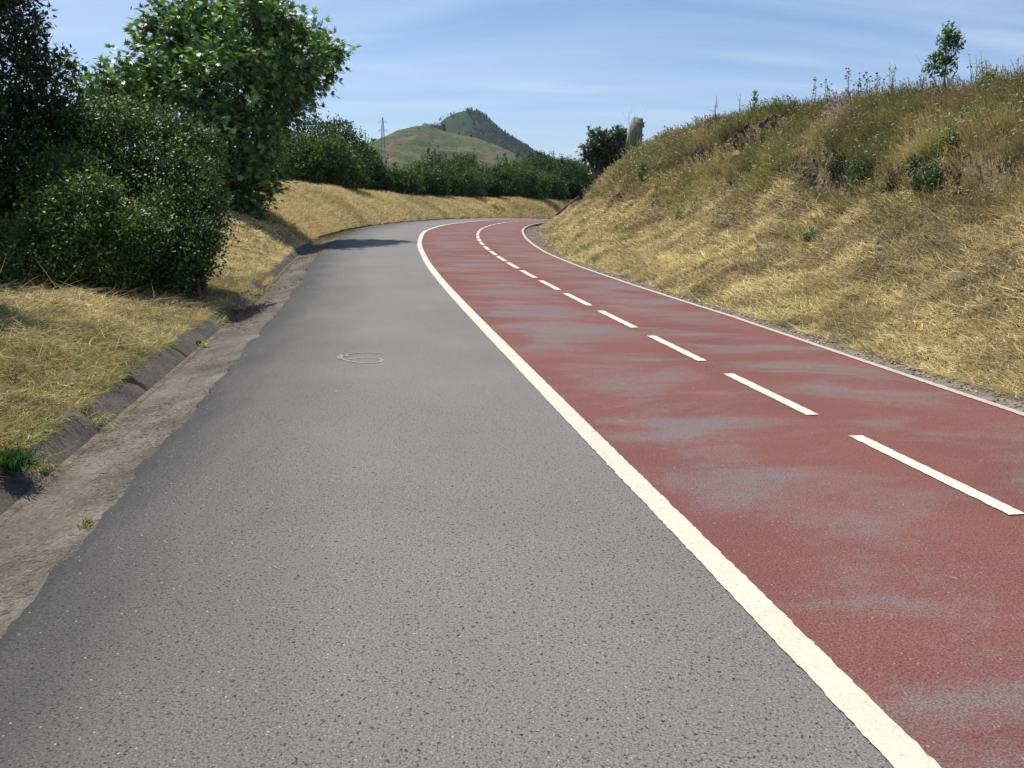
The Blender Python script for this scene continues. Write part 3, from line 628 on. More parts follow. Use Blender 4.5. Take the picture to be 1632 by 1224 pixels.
# fig tree
FB = [(400, 60, 58, 25), (340, 70, 55, 25.3), (290, 95, 52, 24.8), (455, 90, 52, 25.5), (500, 100, 34, 26.6), (525, 92, 16, 27), (430, 30, 30, 25.6), (255, 60, 30, 25), (320, 25, 34, 25.2), (232, 145, 44, 24), (180, 145, 26, 23.6), (300, 175, 60, 24), (380, 150, 70, 24.2), (440, 150, 48, 25.3), (470, 150, 26, 26), (350, 240, 58, 23.2), (400, 240, 45, 24), (390, 300, 40, 23.6), (340, 290, 40, 22.8), (375, 335, 30, 23.4), (150, 185, 34, 23.5)]
bl = blobs_px(FB); b0 = px(372, 385, 24.2); b0[2] = gz(b0[0], b0[1])
e = empty("fig_tree", b0, "large fig tree with broad lobed leaves leaning towards the path", "tree")
crown("crown", knobs(bl, 3, .28, 31), 2300, 9, .21, fig_leaf(), [(.085, .155, .045), (.13, .21, .065), (.05, .10, .032), (.035, .07, .024)], e, .30, .5, M_FIG, 31, .2, flat=1.1, jit=.17, gap=.30); limbs(b0, bl, .16, e, 31, 1, .3)

# far hedge: bushes behind the outer bank, each its own
HED = [  # px, ytop, halfwidth px, depth, tints, label
 (452, 222, 50, 42, DK + MD, "dark bush between the fig tree and the tallest hedge bush"),
 (510, 195, 78, 47, DK + MD, "tallest rounded bush of the hedge on the outer bank"),
 (508, 243, 54, 43.5, LT + MD, "light green bush in front of the tallest hedge bush"),
 (572, 236, 44, 48, DK + MD, "dark bush sloping down on the right of the tallest hedge bush"),
 (596, 270, 36, 49, MD + DK, "low green bush below the pylons"),
 (642, 284, 30, 52, LT + MD, "low bush with pale flowers under the red roofed building"),
 (690, 262, 42, 60, LT + MD, "bright green bush in front of the left foot of the hill"),
 (672, 292, 34, 54, MD, "low hedge bush left of the middle of the outer bank"),
 (738, 254, 40, 64, MD, "spiky topped bush under the green hill"),
 (728, 292, 38, 57, MD + LT, "broad low hedge bush below the hill summit"),
 (778, 279, 32, 63, DK, "narrow dark bush behind the pale grass lump on the bank"),
 (772, 300, 26, 57, DK, "small dark bush directly behind the pale grass lump"),
 (812, 266, 38, 68, MD, "rounded bush right of the narrow dark bush"),
 (858, 250, 42, 72, DK + MD, "broad dark bush under the tiny pylons"),
 (830, 297, 38, 60, LT + MD, "low light green bush near the end of the visible road"),
 (872, 300, 30, 61, MD, "low bush with white flower heads near the end of the bank"),
 (905, 256, 34, 70, MD, "tall bush touching the right slope with white blossom"),
 (925, 272, 34, 67, MD + DK, "bush half hidden by the dry slope"),
 (900, 300, 26, 62, DK, "small dark bush at the foot of the dry slope")]
fl_t = ([(-.5, -.5, 0), (.5, -.5, .1), (.6, .4, 0), (-.1, .7, .1), (-.6, .3, 0)], [np.array([(0, 1, 2, 3, 4)])])
FRONT = {2, 5, 7, 9, 11, 14, 15, 18}
def r_off(dp, i): return 1.0 if i in FRONT else 3.6
for i, (xx, yt, hw, dp, tn, lab) in enumerate(HED):
    want = 7.9 + r_off(dp, i)
    for dq in np.arange(30, 110, .25):
        qq = px(xx, 300, dq)
        if su_of(qq[0], qq[1])[1] < -want and dq > 36: dp = float(dq); break
    r = hw * dp / FPX; cx = px(xx, yt, dp); top = cx[2]; bz = gz(cx[0], dp)
    gq = np.random.default_rng(100 + i); bl = []
    zc = max(bz + r * .5, top - r * .8); bl.append((cx[0], dp, zc, r * .8))
    for k in range(7):
        a = gq.uniform(0, 6.28); rr = r * gq.uniform(.35, .55); hz_ = gq.uniform(0, 1)
        bl.append((cx[0] + math.cos(a) * r * .68, dp + math.sin(a) * r * .6, bz + rr * .6 + (zc - bz) * hz_, rr))
    for k in range(3): rr = r * gq.uniform(.22, .34); bl.append((cx[0] + gq.uniform(-.4, .4) * r, dp + gq.uniform(-.3, .3) * r, top - rr * .9, rr))
    for k in range(4): bl.append((cx[0] + gq.uniform(-.7, .7) * r, dp - r * .3, bz + r * .25, r * .38))
    e = empty("hedge_bush", (cx[0], dp, bz), lab, "bush", "hedge bushes on the outer bank")
    ns = int(900 + 420 * min(r, 2.4) ** 1.2)
    crown("crown", knobs(bl, 3, .33, 500 + i), ns, 9, .135, diamond(), np.array(tn) * (.88, 1.0, .95), e, .20, .7, M_HEDGE, 100 + i, .2, jit=.17, gap=.1); limbs((cx[0], dp, bz), bl[:5], .06, e, 100 + i, 3)
    if 'blossom' in lab or 'flower' in lab:
        n = 60; gq2 = gq; k = gq2.integers(0, len(bl), n); d = gq2.normal(0, 1, (n, 3)); d[:, 1] -= .8; d[:, 2] += .5; d /= np.linalg.norm(d, axis=1)[:, None]; Bn = np.array(bl)
        P = Bn[k, :3] + d * Bn[k, 3:4] * 1.08; V, F = instance(*fl_t, P, frames(gq2.normal(0, 1, (n, 3)), d + (0, -.3, .6)), gq2.uniform(.07, .14, n)); o = mesh("blossom", V, F, M_PETAL, tint=(.62, .62, .5)); rebase(o, e)

# dark broad leaved tree behind the end of the right bank
bl = blobs_px([(960, 238, 18, 60), (948, 243, 13, 60), (985, 230, 16, 61), (975, 248, 18, 60), (935, 245, 8, 60), (950, 219, 6, 60), (975, 215, 5, 60), (992, 220, 8, 61), (1003, 240, 16, 62), (960, 262, 16, 61)])
b0 = px(968, 300, 60.5); b0[2] = min(gz(b0[0], b0[1]), 1.2); e = empty("tree", b0, "dark broad leaved tree behind the crest, left of the ruined stone pillar", "tree")
crown("crown", bl, 520, 8, .30, fig_leaf(), DK + [(.03, .062, .02)], e, .34, .5, M_FIG, 51, .2, gap=.1); limbs(b0, bl, .13, e, 51, 1)

# ------------------------------------------------------------------ grass, straw and weeds
def blades(name, P, dirs, L, Wd, bend, cols, three=False, root_dark=1.0):
    """curved tapering blades: 5 points each (or 3)"""
    n = len(P); d = dirs / np.linalg.norm(dirs, axis=1)[:, None]
    view = P - CAMP; side = np.cross(d, view + rng.normal(0, .5, view.shape) * np.linalg.norm(view, axis=1)[:, None]); side /= np.linalg.norm(side, axis=1)[:, None] + 1e-9
    L = L[:, None]; w = (Wd / 2)[:, None]; b = bend
    if three:
        V = np.stack([P - side * w, P + side * w, P + d * L + b * L], 1); F = [np.array([(0, 1, 2)])]; k = 3
    else:
        m = P + d * L * .55 + b * L * .18; tp = P + d * L * .95 + b * L * .75
        V = np.stack([P - side * w, P + side * w, m + side * w * .8, m - side * w * .8, tp], 1); F = [np.array([(0, 1, 2, 3)]), np.array([(3, 2, 4)])]; k = 5
    off = (np.arange(n) * k)[:, None, None]; F = [(f[None] + off).reshape(-1, f.shape[1]) for f in F]
    o = mesh(name, V.reshape(-1, 3), F, M_GRASS, tint=np.repeat(np.clip(cols, 0, 1), k, 0)); o['kind'] = 'stuff'; return o
STRAW = np.array([.76, .63, .345]); STRAW2 = np.array([.52, .415, .22]); OLIVE = np.array([.21, .215, .09]); GREEN = np.array([.09, .15, .03]); BROWN = np.array([.235, .185, .11]); YGREEN = np.array([.30, .32, .10])
def visible(P, m=120):
    a, b, z = to_px(P); return (z > .8) & (a > -m) & (a < 1632 + m) & (b > -m - 60) & (b < 1224 + m)
def scatter(n, s0, s1, ufun, dens_ref=9.0, pw=1.3):
    """random (s, w in 0..1) thinned with distance"""
    s = rng.uniform(s0, s1, n); w = rng.random(n); u = ufun(s, w); P = surf(s, u); d = np.linalg.norm(P - CAMP, axis=1)
    keep = visible(P) & (rng.random(n) < np.clip((dens_ref / d) ** pw, 0, 1)); return s[keep], w[keep], u[keep], P[keep], d[keep]
# left mound: mown, straw with green underneath
def lcol(P, v, s, n):
    gN = fbm(P[:, 0] * 1.3, P[:, 1] * 1.3, 4, 90) + .75 * (1 - sstep(1.5, 6, s)) + .10
    gN = gN - sstep(9, 14, s) * .8
    k = sstep(-.15, .75, gN + rng.normal(0, .28, n))[:, None]; base = STRAW * (1 - k) + (OLIVE * .55 + YGREEN * .45) * k
    mixb = (rng.random(n) < .22)[:, None]; base = np.where(mixb, STRAW2, base); return base * rng.uniform(.65, 1.3, (n, 1)) * (1 + .6 * fbm(P[:, 0] * 3.5, P[:, 1] * 3.5, 4, 191))[:, None]
def left_grass(name, n, s0, s1, L0, ref, pw, wid, vmax=4.4):
    s, w, u, P, d = scatter(n, s0, s1, lambda s, w: gt_u(s) + .02 - w * vmax, ref, pw); m = len(s); v = w * vmax
    dirs = rng.normal(0, 1, (m, 3)); dirs[:, 2] = np.abs(dirs[:, 2]) * .38 + .16; dirs += np.array([.35, -.25, 0]); L = L0 * rng.uniform(.5, 1.5, m) * (0.5 + .5 * sstep(0, .3, v))
    W_ = wid * rng.uniform(.7, 1.3, m) * np.maximum(1, d / 9); bend = rng.normal(0, .35, (m, 3)); bend[:, 2] = -np.abs(bend[:, 2]) * .6
    return blades(name, P + (0, 0, .004), dirs, L, W_, bend, lcol(P, v, s, m))
left_grass("mown_grass", 330000, -4.5, 22, .085, 6.5, 1.1, .0048)
# a few long pale stalks lying on the mound
s, w, u, P, d = scatter(3600, -4, 14, lambda s, w: gt_u(s) - .05 - w * 2.6, 8, 1); m = len(s); dirs = rng.normal(0, 1, (m, 3)); dirs[:, 2] = np.abs(dirs[:, 2]) * .2 + .1; dirs += (.5, -.6, 0)
blades("grass_stalks", P + (0, 0, .05), dirs, rng.uniform(.15, .42, m), rng.uniform(.003, .005, m), rng.normal(0, .2, (m, 3)), np.array([.62, .50, .28]) * rng.uniform(.8, 1.2, (m, 1)))
# outer bank, beyond the fig's shadow
s, w, u, P, d = scatter(300000, 20, 75, lambda s, w: gt_u(s) + .02 - w * 5.0, 30, .8); m = len(s)
dirs = rng.normal(0, 1, (m, 3)); dirs[:, 2] = np.abs(dirs[:, 2]) * .5 + .15; dirs += (.3, -.4, 0)
k = sstep(.0, .9, fbm(P[:, 0] * .5, P[:, 1] * .5, 4, 93) + rng.normal(0, .3, m))[:, None]; c = (STRAW * (1 - k) + STRAW2 * k * .6 + OLIVE * k * .4) * rng.uniform(.55, 1.25, (m, 1))
blades("mown_grass", P, dirs, rng.uniform(.08, .24, m), rng.uniform(.012, .022, m) * d / 30, rng.normal(0, .3, (m, 3)) * (1, 1, .5), c, True)
# right bank lower half: mown mat
def wu(s, w): t = toe_u(s); return t - .12 + (5.95 - t + .12) * w
def in_scar(s, w, sc=1.0):
    q = np.full(len(s), 9.0)
    for (s0, w0, rs, rw, dep) in SCARS: q = np.minimum(q, ((s - s0) / rs) ** 2 + ((w - w0) / rw) ** 2)
    return q < sc
def rcol(P, s, w, m):
    a = fbm(P[:, 0] * .8, P[:, 1] * .8 + P[:, 2], 4, 95) + rng.normal(0, .25, m); br = fbm(P[:, 0] * 1.7 + 3, P[:, 1] * 1.7, 4, 96) + rng.normal(0, .22, m)
    c = STRAW * .9 + 0 * P; k = sstep(.3, .95, a + .35 * sstep(.3, .6, w))[:, None]; c = c * (1 - k) + OLIVE * 1.1 * k; k = sstep(.05, .65, br + .3 * sstep(.25, .5, w))[:, None]; c = c * (1 - k) + (BROWN * 1.35) * k
    return c * rng.uniform(.6, 1.35, (m, 1)) * (1.06 + .75 * fbm(P[:, 0] * 3.6, P[:, 1] * 4.0 + P[:, 2] * 3, 3, 192))[:, None]
s, w, u, P, d = scatter(560000, -3, 62, lambda s, w: wu(s, w * .66), 9, 1.15); w = w * .66; m = len(s)
kp = (~in_scar(s, w, .7) | (rng.random(m) < np.where(s < 12.5, .5, .10))) & (rng.random(m) < 1 - .7 * sstep(.52, .66, w)); s, w, P, d = s[kp], w[kp], P[kp], d[kp]; m = len(s); darkc = np.where(in_scar(s, w, 1.1), .5, 1.0)[:, None]
dirs = rng.normal(0, 1, (m, 3)); dirs[:, 2] = np.abs(dirs[:, 2]) * .55; dirs += (-.45, -.15, 0)
L = rng.uniform(.05, .17, m); blades("mown_straw", P + (0, 0, .006), dirs, L, .0055 * rng.uniform(.7, 1.4, m) * np.maximum(1, d / 8), rng.normal(0, .4, (m, 3)) * (1, 1, .5), rcol(P, s, w, m) * darkc)
s, w, u, P, d = scatter(6500, 0, 24, lambda s, w: wu(s, w * .6), 12, 1); m = len(s); dirs = rng.normal(0, 1, (m, 3)); dirs[:, 2] = np.abs(dirs[:, 2]) * .25; dirs += (-.3, .2, .2)
blades("grass_stalks", P + (0, 0, .04), dirs, rng.uniform(.2, .5, m), rng.uniform(.004, .006, m), rng.normal(0, .25, (m, 3)), np.array([.58, .46, .22]) * rng.uniform(.75, 1.2, (m, 1)))
# right bank upper half: uncut grass in tufts
nt_ = 26000; s = rng.uniform(-2, 62, nt_); w = .44 + .86 * rng.random(nt_) ** .9; P0 = surf(s, wu(s, w)); d = np.linalg.norm(P0 - CAMP, axis=1)
kp = visible(P0) & (~in_scar(s, w, .85) | ((s < 12.5) & (rng.random(nt_) < .35))) & (rng.random(nt_) < np.clip(14 / d, 0, 1)) & (rng.random(nt_) < sstep(.42, .60, w + .12 * fbm(P0[:, 0], P0[:, 1], 2, 12)))
s, w, P0, d = s[kp], w[kp], P0[kp], d[kp]; T = len(s); per = 20
za = fbm(P0[:, 0] * .55 + 7, P0[:, 1] * .55, 3, 97); zb = fbm(P0[:, 0] * .9, P0[:, 1] * .9 + 5, 3, 98)
tc0 = np.zeros((T, 3)); gold = STRAW * np.array([.64, .64, .60])
kk = sstep(-.50, .18, za + .55 * sstep(.8, 1.05, w))[:, None]; tc0 = gold * np.array([1.0, .97, .95]) * (1 - kk) + (OLIVE * .95) * kk
kk = sstep(.2, .5, zb)[:, None]; tc0 = tc0 * (1 - kk) + YGREEN * .85 * kk; kk = sstep(.1, .45, -zb)[:, None] * .8; tc0 = tc0 * (1 - kk) + (BROWN * 1.25) * kk
tc0 = tc0 * (1 - .35 * sstep(.95, 1.1, w))[:, None] * (1 + .65 * fbm(P0[:, 0] * 2.6, P0[:, 1] * 2.6 + P0[:, 2] * 2, 3, 193))[:, None]
hgt = (.12 + .17 * vnoise(P0[:, 0] * .8, P0[:, 1] * .8, 9)) * rng.uniform(.6, 1.25, T) * I([(0, .5), (.5, .7), (.7, 1.1), (1.3, 1.0)], w)
m = T * per; P = np.repeat(P0, per, 0) + rng.normal(0, .055, (m, 3)) * (1, 1, 0); dirs = rng.normal(0, .30, (m, 3)) + (-.28, -.06, 1.0); bend = rng.normal(0, .30, (m, 3)) + (-.45, -.12, -.35)
dd = np.repeat(d, per); blades("tall_grass", P, dirs, np.repeat(hgt, per) * rng.uniform(.5, 1.35, m), .0045 * rng.uniform(.7, 1.4, m) * np.maximum(1, dd / 9), bend, np.repeat(tc0, per, 0) * rng.uniform(.6, 1.35, (m, 1)))
# drooping seed heads above the tufts
sel = rng.random(T) < .55; q = np.where(sel & (w > .52))[0]; q = np.repeat(q, 3); m = len(q); base = P0[q] + rng.normal(0, .08, (m, 3)) * (1, 1, 0); hh_ = hgt[q] * rng.uniform(1.0, 1.55, m)
lean = rng.normal(0, .16, (m, 3)) + (-.30, -.08, 1); lean /= np.linalg.norm(lean, axis=1)[:, None]; tipb = base + lean * hh_[:, None]; droop = rng.normal(0, .55, (m, 3)) + (-.6, -.2, .1); droop /= np.linalg.norm(droop, axis=1)[:, None]
hd = ([(0, 0, 0), (.16, .3, 0), (.13, .7, -.06), (0, 1, -.2), (-.13, .7, -.06), (-.16, .3, 0)], [np.array([(0, 1, 2, 3, 4, 5)])])
V1, F1 = instance(*hd, tipb, frames(droop, rng.normal(0, .4, (m, 3)) + (0, -.7, .7)), rng.uniform(.03, .065, m) * np.maximum(1, d[q] / 18))
gg = Geo(); gg.add(V1, F1, tint=np.repeat(np.clip((np.array([.56, .46, .24]) * .5 + tc0[q] * .5) * rng.uniform(.7, 1.2, (m, 1)), 0, 1), 6, 0))
side = np.cross(lean, base - CAMP); side /= np.linalg.norm(side, axis=1)[:, None]; ww = (.0016 * np.maximum(1, d[q] / 9))[:, None]
V2 = np.stack([base - side * ww, base + side * ww, tipb + side * ww, tipb - side * ww], 1).reshape(-1, 3); gg.add(V2, np.arange(4 * m).reshape(m, 4), tint=np.repeat(np.clip(tc0[q] * 1.1, 0, 1), 4, 0))
tag(gg.build("seed_heads", M_GRASS), kind='stuff')

# ------------------------------------------------------------------ gutter slabs (left face), each a thing
def verge(s, u):
    a, b = gt_u(s) - .10, gb_u(s) - .02; t = np.clip((u - a) / (b - a), 0, 1); return -.035 - (.01 + gb_d(s)) * t + .008 * fbm(s * 6, u * 6, 2, 3)
strip("verge_edge", -14, 90, .12, lambda s: gt_u(s) - .10, lambda s: gb_u(s) - .01, 6, verge, M_LBANK)
def slab(s0, s1, label, tilt=0.0, lift=0.0, out=0.0, sd=0):
    g = np.random.default_rng(sd); n = max(4, int((s1 - s0) / .06)); s = np.linspace(s0, s1, n); sc = (s0 + s1) / 2
    gb, gt, dd = gb_u(s), gt_u(s), gb_d(s); r0 = g.normal(0, .010, n) * 1.0; r1 = .022 * fbm(s * 5, 0 * s, 3, sd)
    endk = np.minimum((s - s0), (s1 - s)); rnd = .03 * np.exp(-endk / .04)
    top = .004 + r1 + lift - rnd; tl = tilt * (s - sc)
    pr = [(gb + .01 + out, -dd - .03), (gb + .55 * (gt - gb) + out + .006 * fbm(s * 9, 0 * s, 2, sd + 1), -dd + .52 * (top + dd)), (gt + .02 + out, top - .02 + tl), (gt - .005 + out, top + tl), (gt - .06 + out, top - .004 + tl), (gt - .075 + out, top - .03 + tl), (gt - .09 + out, -dd - .06)]
    V = np.stack([place(s, a, b) for a, b in pr], 1); k = len(pr); F = grid_faces(n, k)[:, ::-1]
    caps = [np.array([list(range(k)), [(n - 1) * k + i for i in range(k)][::-1]])]
    c = place(sc, float(gt_u(sc)), 0); o = mesh("gutter_slab", V.reshape(-1, 3) - c, [F] + caps, M_CONC); o.location = c
    tag(o, label, "slab", "upright slabs along the left side of the gutter")
SL = [(-2.6, -.2, "nearest concrete gutter slab, cut by the left edge of the picture", 0, 0, 0), (-.15, .92, "concrete gutter slab partly covered by the dark green grass tuft", 0, 0, 0),
 (.96, 1.93, "gutter slab right of the dark green tuft, ending at a wide crack", .02, .005, 0), (1.99, 3.08, "gutter slab just beyond the wide crack, next to light sandy dirt", -.02, -.005, -.012),
 (3.1, 4.48, "long gutter slab under the tall stalks, before the green weed", 0, .005, 0), (4.5, 6.45, "long gutter slab beside the bright green weed in the gutter", 0, 0, .005),
 (6.5, 7.35, "short gutter slab with a dark open joint, beyond the green weed", .05, .02, -.01), (8.0, 8.55, "broken squarish gutter slab alone between grass gaps", -.04, .02, .01),
 (8.62, 9.1, "low pale broken slab wedged between two raised ones", .05, -.06, .04), (9.2, 10.2, "raised tilted gutter slab standing out highest of the broken ones", .06, .035, .02),
 (11.4, 13.2, "gutter slab just before the fig tree's shadow", 0, .01, 0), (13.25, 16.2, "gutter slab lying in the fig tree's shadow", 0, 0, 0), (16.25, 19.2, "gutter slab at the far side of the fig tree's shadow", 0, 0, 0), (19.25, 22.5, "farthest gutter slab, fading into the dry bank at the bend", 0, -.01, 0)]
for i, (a, b, lab, tl, lf, ou) in enumerate(SL): slab(a, b, lab, tl, lf, ou, 200 + i)
# sandy dirt gathered along the gutter's low line
M_SAND = earth_mat("sandy_dirt", [(0.3, (0.10, 0.085, 0.065)), (0.7, (0.21, 0.18, 0.135))], 6, .01)
sw = lambda s: .018 + .055 * fbm(s * 1.5, 0 * s, 4, 301) + .03 * fbm(s * 9, 0 * s, 2, 302)
strip("dirt", -6, 20, .04, lambda s: gb_u(s) - .03, lambda s: gb_u(s) + np.maximum(.012, sw(s)), 5, lambda s, u: gut_z(s, u) + .012 * (1 - sstep(.0, 1, (u - gb_u(s) + .03) / (.03 + np.maximum(.012, sw(s))))) + .002, M_SAND)
# straw and chaff lying in the gutter and on the tarmac edge
m = 46000; s = rng.uniform(-4.5, 30, m); t = rng.random(m); gbv, ev = gb_u(s), edge_u(s); dn = fbm(s * 1.3, t * 2, 3, 310)
u = gbv + (ev - gbv) * t ** 1.6; zz = gut_z(s, u); kp = (rng.random(m) < np.clip(.30 + dn * 1.3 + .6 * (t < .14), .05, 1)); s, u, zz = s[kp], u[kp], zz[kp]; m = len(s); P = place(s, u, zz + .006); d = np.linalg.norm(P - CAMP, axis=1)
dirs = rng.normal(0, 1, (m, 3)); dirs[:, 2] = np.abs(dirs[:, 2]) * .06 + .02
blades("chaff", P, dirs, rng.uniform(.008, .05, m), .0032 * np.maximum(1, d / 8) * rng.uniform(.6, 1.2, m), rng.normal(0, .12, (m, 3)) * (1, 1, .1), np.array([.36, .29, .175]) * rng.uniform(.35, 1.3, (m, 1)))
m = 260; s = rng.uniform(-4, 14, m); u = rng.uniform(-4.1, 3, m); u = np.where(u > 1.4, rng.uniform(-4.1, -2.5, m), u); P = place(s, u, .009); dirs = rng.normal(0, 1, (m, 3)); dirs[:, 2] = .03
blades("chaff", P, dirs, rng.uniform(.01, .05, m), .0025 * rng.uniform(.6, 1.2, m), rng.normal(0, .2, (m, 3)) * (1, 1, 0), np.array([.5, .42, .27]) * rng.uniform(.5, 1.2, (m, 1)))
# grass creeping over the slab tops and out of the joints
s = np.concatenate([rng.uniform(-4, 22, 30000), rng.choice([.94, 1.96, 6.48, 7.6, 7.8, 8.58, 9.15, 10.5, 10.9, 11.2], 1500) + rng.normal(0, .08, 1500)]); m = len(s)
j = np.arange(m) >= 30000; u = np.where(j, gb_u(s) - .02 - rng.random(m) * .22, gt_u(s) - .01 - rng.random(m) * .11); u = u + .03 * fbm(s * 2.5, 0 * s, 3, 320); P = place(s, u, np.where(j, -.08, .0) + 0 * s)
dirs = rng.normal(0, 1, (m, 3)) + (.5, -.3, .25); dirs[:, 2] = np.abs(dirs[:, 2]) * .6
blades("mown_grass", P, dirs, rng.uniform(.05, .17, m), .0045 * rng.uniform(.7, 1.2, m) * np.maximum(1, np.linalg.norm(P - CAMP, axis=1) / 9), rng.normal(0, .3, (m, 3)) + (0, 0, -.3), lcol(P, 0 * s, s, m))

# ------------------------------------------------------------------ chalk mark on the tarmac
def gp(x, y, z=0.008):
    X, Y = x - 816, y - 612; v = X * cR - Y * cU + FPX * FW; return CAMP + v * ((z - EYE) / v[2])
def chalk(pts, w, gg, z=.0035):
    P = np.array([gp(a, b, z) for a, b in pts]); n = 6 * len(P); tt_ = np.linspace(0, len(P) - 1, n); Q = np.stack([np.interp(tt_, range(len(P)), P[:, k]) for k in range(3)], 1)
    for _ in range(6): Q[1:-1] = (Q[:-2] + Q[1:-1] + Q[2:]) / 3
    t_ = np.gradient(Q, axis=0); sd_ = np.stack([-t_[:, 1], t_[:, 0], 0 * t_[:, 0]], 1); sd_ /= np.linalg.norm(sd_, axis=1)[:, None] + 1e-9
    ww = (w * (1 + .15 * rng.normal(0, 1, n)))[:, None] * np.minimum(1, .3 + np.minimum(np.arange(n), np.arange(n)[::-1]) / 4)[:, None]
    V = np.stack([Q - sd_ * ww / 2, Q + sd_ * ww / 2], 1).reshape(-1, 3); gg.add(V, grid_faces(n, 2))
mch, t, b_ = new_mat("chalk", 0.9, 0.1); vv = objco(t); nn = noise(t, vv, 55, 4, .7); rr_ = ramp(t, [(.38, 0.0), (.55, 1.0)]); t.links.new(nn.outputs[0], rr_.inputs[0])
t.links.new(mix(t, rr_.outputs[0], (.165, .16, .15), (.27, .285, .265)), b_.inputs['Base Color'])
gg = Geo(); chalk([(543, 570), (548, 573), (558, 576), (574, 578), (592, 578.4), (605, 577), (611, 574), (607, 571.5), (592, 569.8), (576, 570), (562, 571.5), (552, 573)], .030, gg)
chalk([(545, 571), (543, 568.5), (547, 566), (556, 564), (572, 562), (590, 561.6), (609, 562.6)], .024, gg, .0045); chalk([(543, 572), (541.5, 569), (544, 566.5), (550, 566), (553, 568)], .055, gg, .0055)
tag(gg.build("chalk_mark", mch), "faint pale chalk ring drawn on the grey tarmac", "chalk mark")

# ------------------------------------------------------------------ things on the crest of the right bank
def spot(x, y, back=0.0, up=True):
    for k in range(60):
        p = hit(x, y + k * 2)
        if p[1] < 60: break
    h = np.array([p[0], p[1] + back, 0.0]); h[2] = gz(h[0], h[1]); return h
# ruined pillar
p0 = spot(1012, 226); D = p0[1] + .9
out = [(999, 236), (1003, 212), (1005, 203), (1010, 188), (1012, 185.5), (1016, 186), (1017, 188), (1025, 188.3), (1025.2, 196), (1028, 202), (1024.5, 204.5), (1023.6, 220), (1023.5, 236)]
A = np.array([px(a, b, D) for a, b in out]); e = empty("ruined_pillar", (A[:, 0].mean(), D + .25, A[0, 2]), "ruined weathered stone pillar with a broken top on the crest of the dry bank", "pillar")
mp_, t, b_ = new_mat("old_masonry", .95, .1); vv = objco(t); nn = noise(t, mapped(t, vv, (3, 3, 1.5)), 3, 7, .7); rr_ = ramp(t, [(.3, (.13, .12, .095)), (.5, (.29, .26, .205)), (.7, (.42, .38, .30))]); t.links.new(nn.outputs[0], rr_.inputs[0]); t.links.new(rr_.outputs[0], b_.inputs['Base Color']); bump(t, b_, nn.outputs[0], .8, .06)
n = len(A); layers = []
for k, yo in enumerate(np.linspace(0, .55, 6)):
    q = A.copy(); q[:, 1] += yo; c = A.mean(0); q[1:-1, [0, 2]] += rng.normal(0, .004, (n - 2, 2)); 
    if k in (0, 5): q[:, [0, 2]] = c[[0, 2]] + (q[:, [0, 2]] - c[[0, 2]]) * .985
    layers.append(q)
V = np.concatenate(layers); F = []
for k in range(5):
    for i in range(n): jn = (i + 1) % n; F.append((k * n + i, k * n + jn, (k + 1) * n + jn, (k + 1) * n + i))
rebase(mesh("shaft", V, [np.array(F), np.array([list(range(n))[::-1], list(range(5 * n, 6 * n))])], mp_), e)
gg = Geo(); cpt = (px(1010, 195, D) + px(1025.5, 196, D)) / 2; gg.add(*box(cpt + (.02, .27, 0), (.215, 0, 0), (0, .30, 0), (0, 0, .016), .006)); rebase(gg.build("ledge", mp_), e)
for xx, y0, y1 in ((1003.5, 232, 203), (1006.5, 233, 204), (1016, 233, 209), (1020, 233, 211)):
    a, b = px(xx, y0, D - .04), px(xx + .6, y1, D - .03); rebase(Geo().add(*tube([a, (a + b) / 2, b], [.014, .013, .010], 5), tint=(.34, .31, .25)).build("batten", M_SOLID), e)
p1 = spot(1041, 219); gg = Geo(); gg.add(*box(p1 + (0, .3, .05), (.17, .03, 0), (0, .15, 0), (0, 0, .17), .03, .8)); o = gg.build("stone", mp_); tag(o, "small broken stone block on the crest right of the ruined pillar", "stone")
# concrete drain edge running over the end of the slope
a = hit(889, 342); b = hit(905, 328, 3, 90); c_ = hit(922, 314, 3, 90)
print('LOG', a, b, c_)
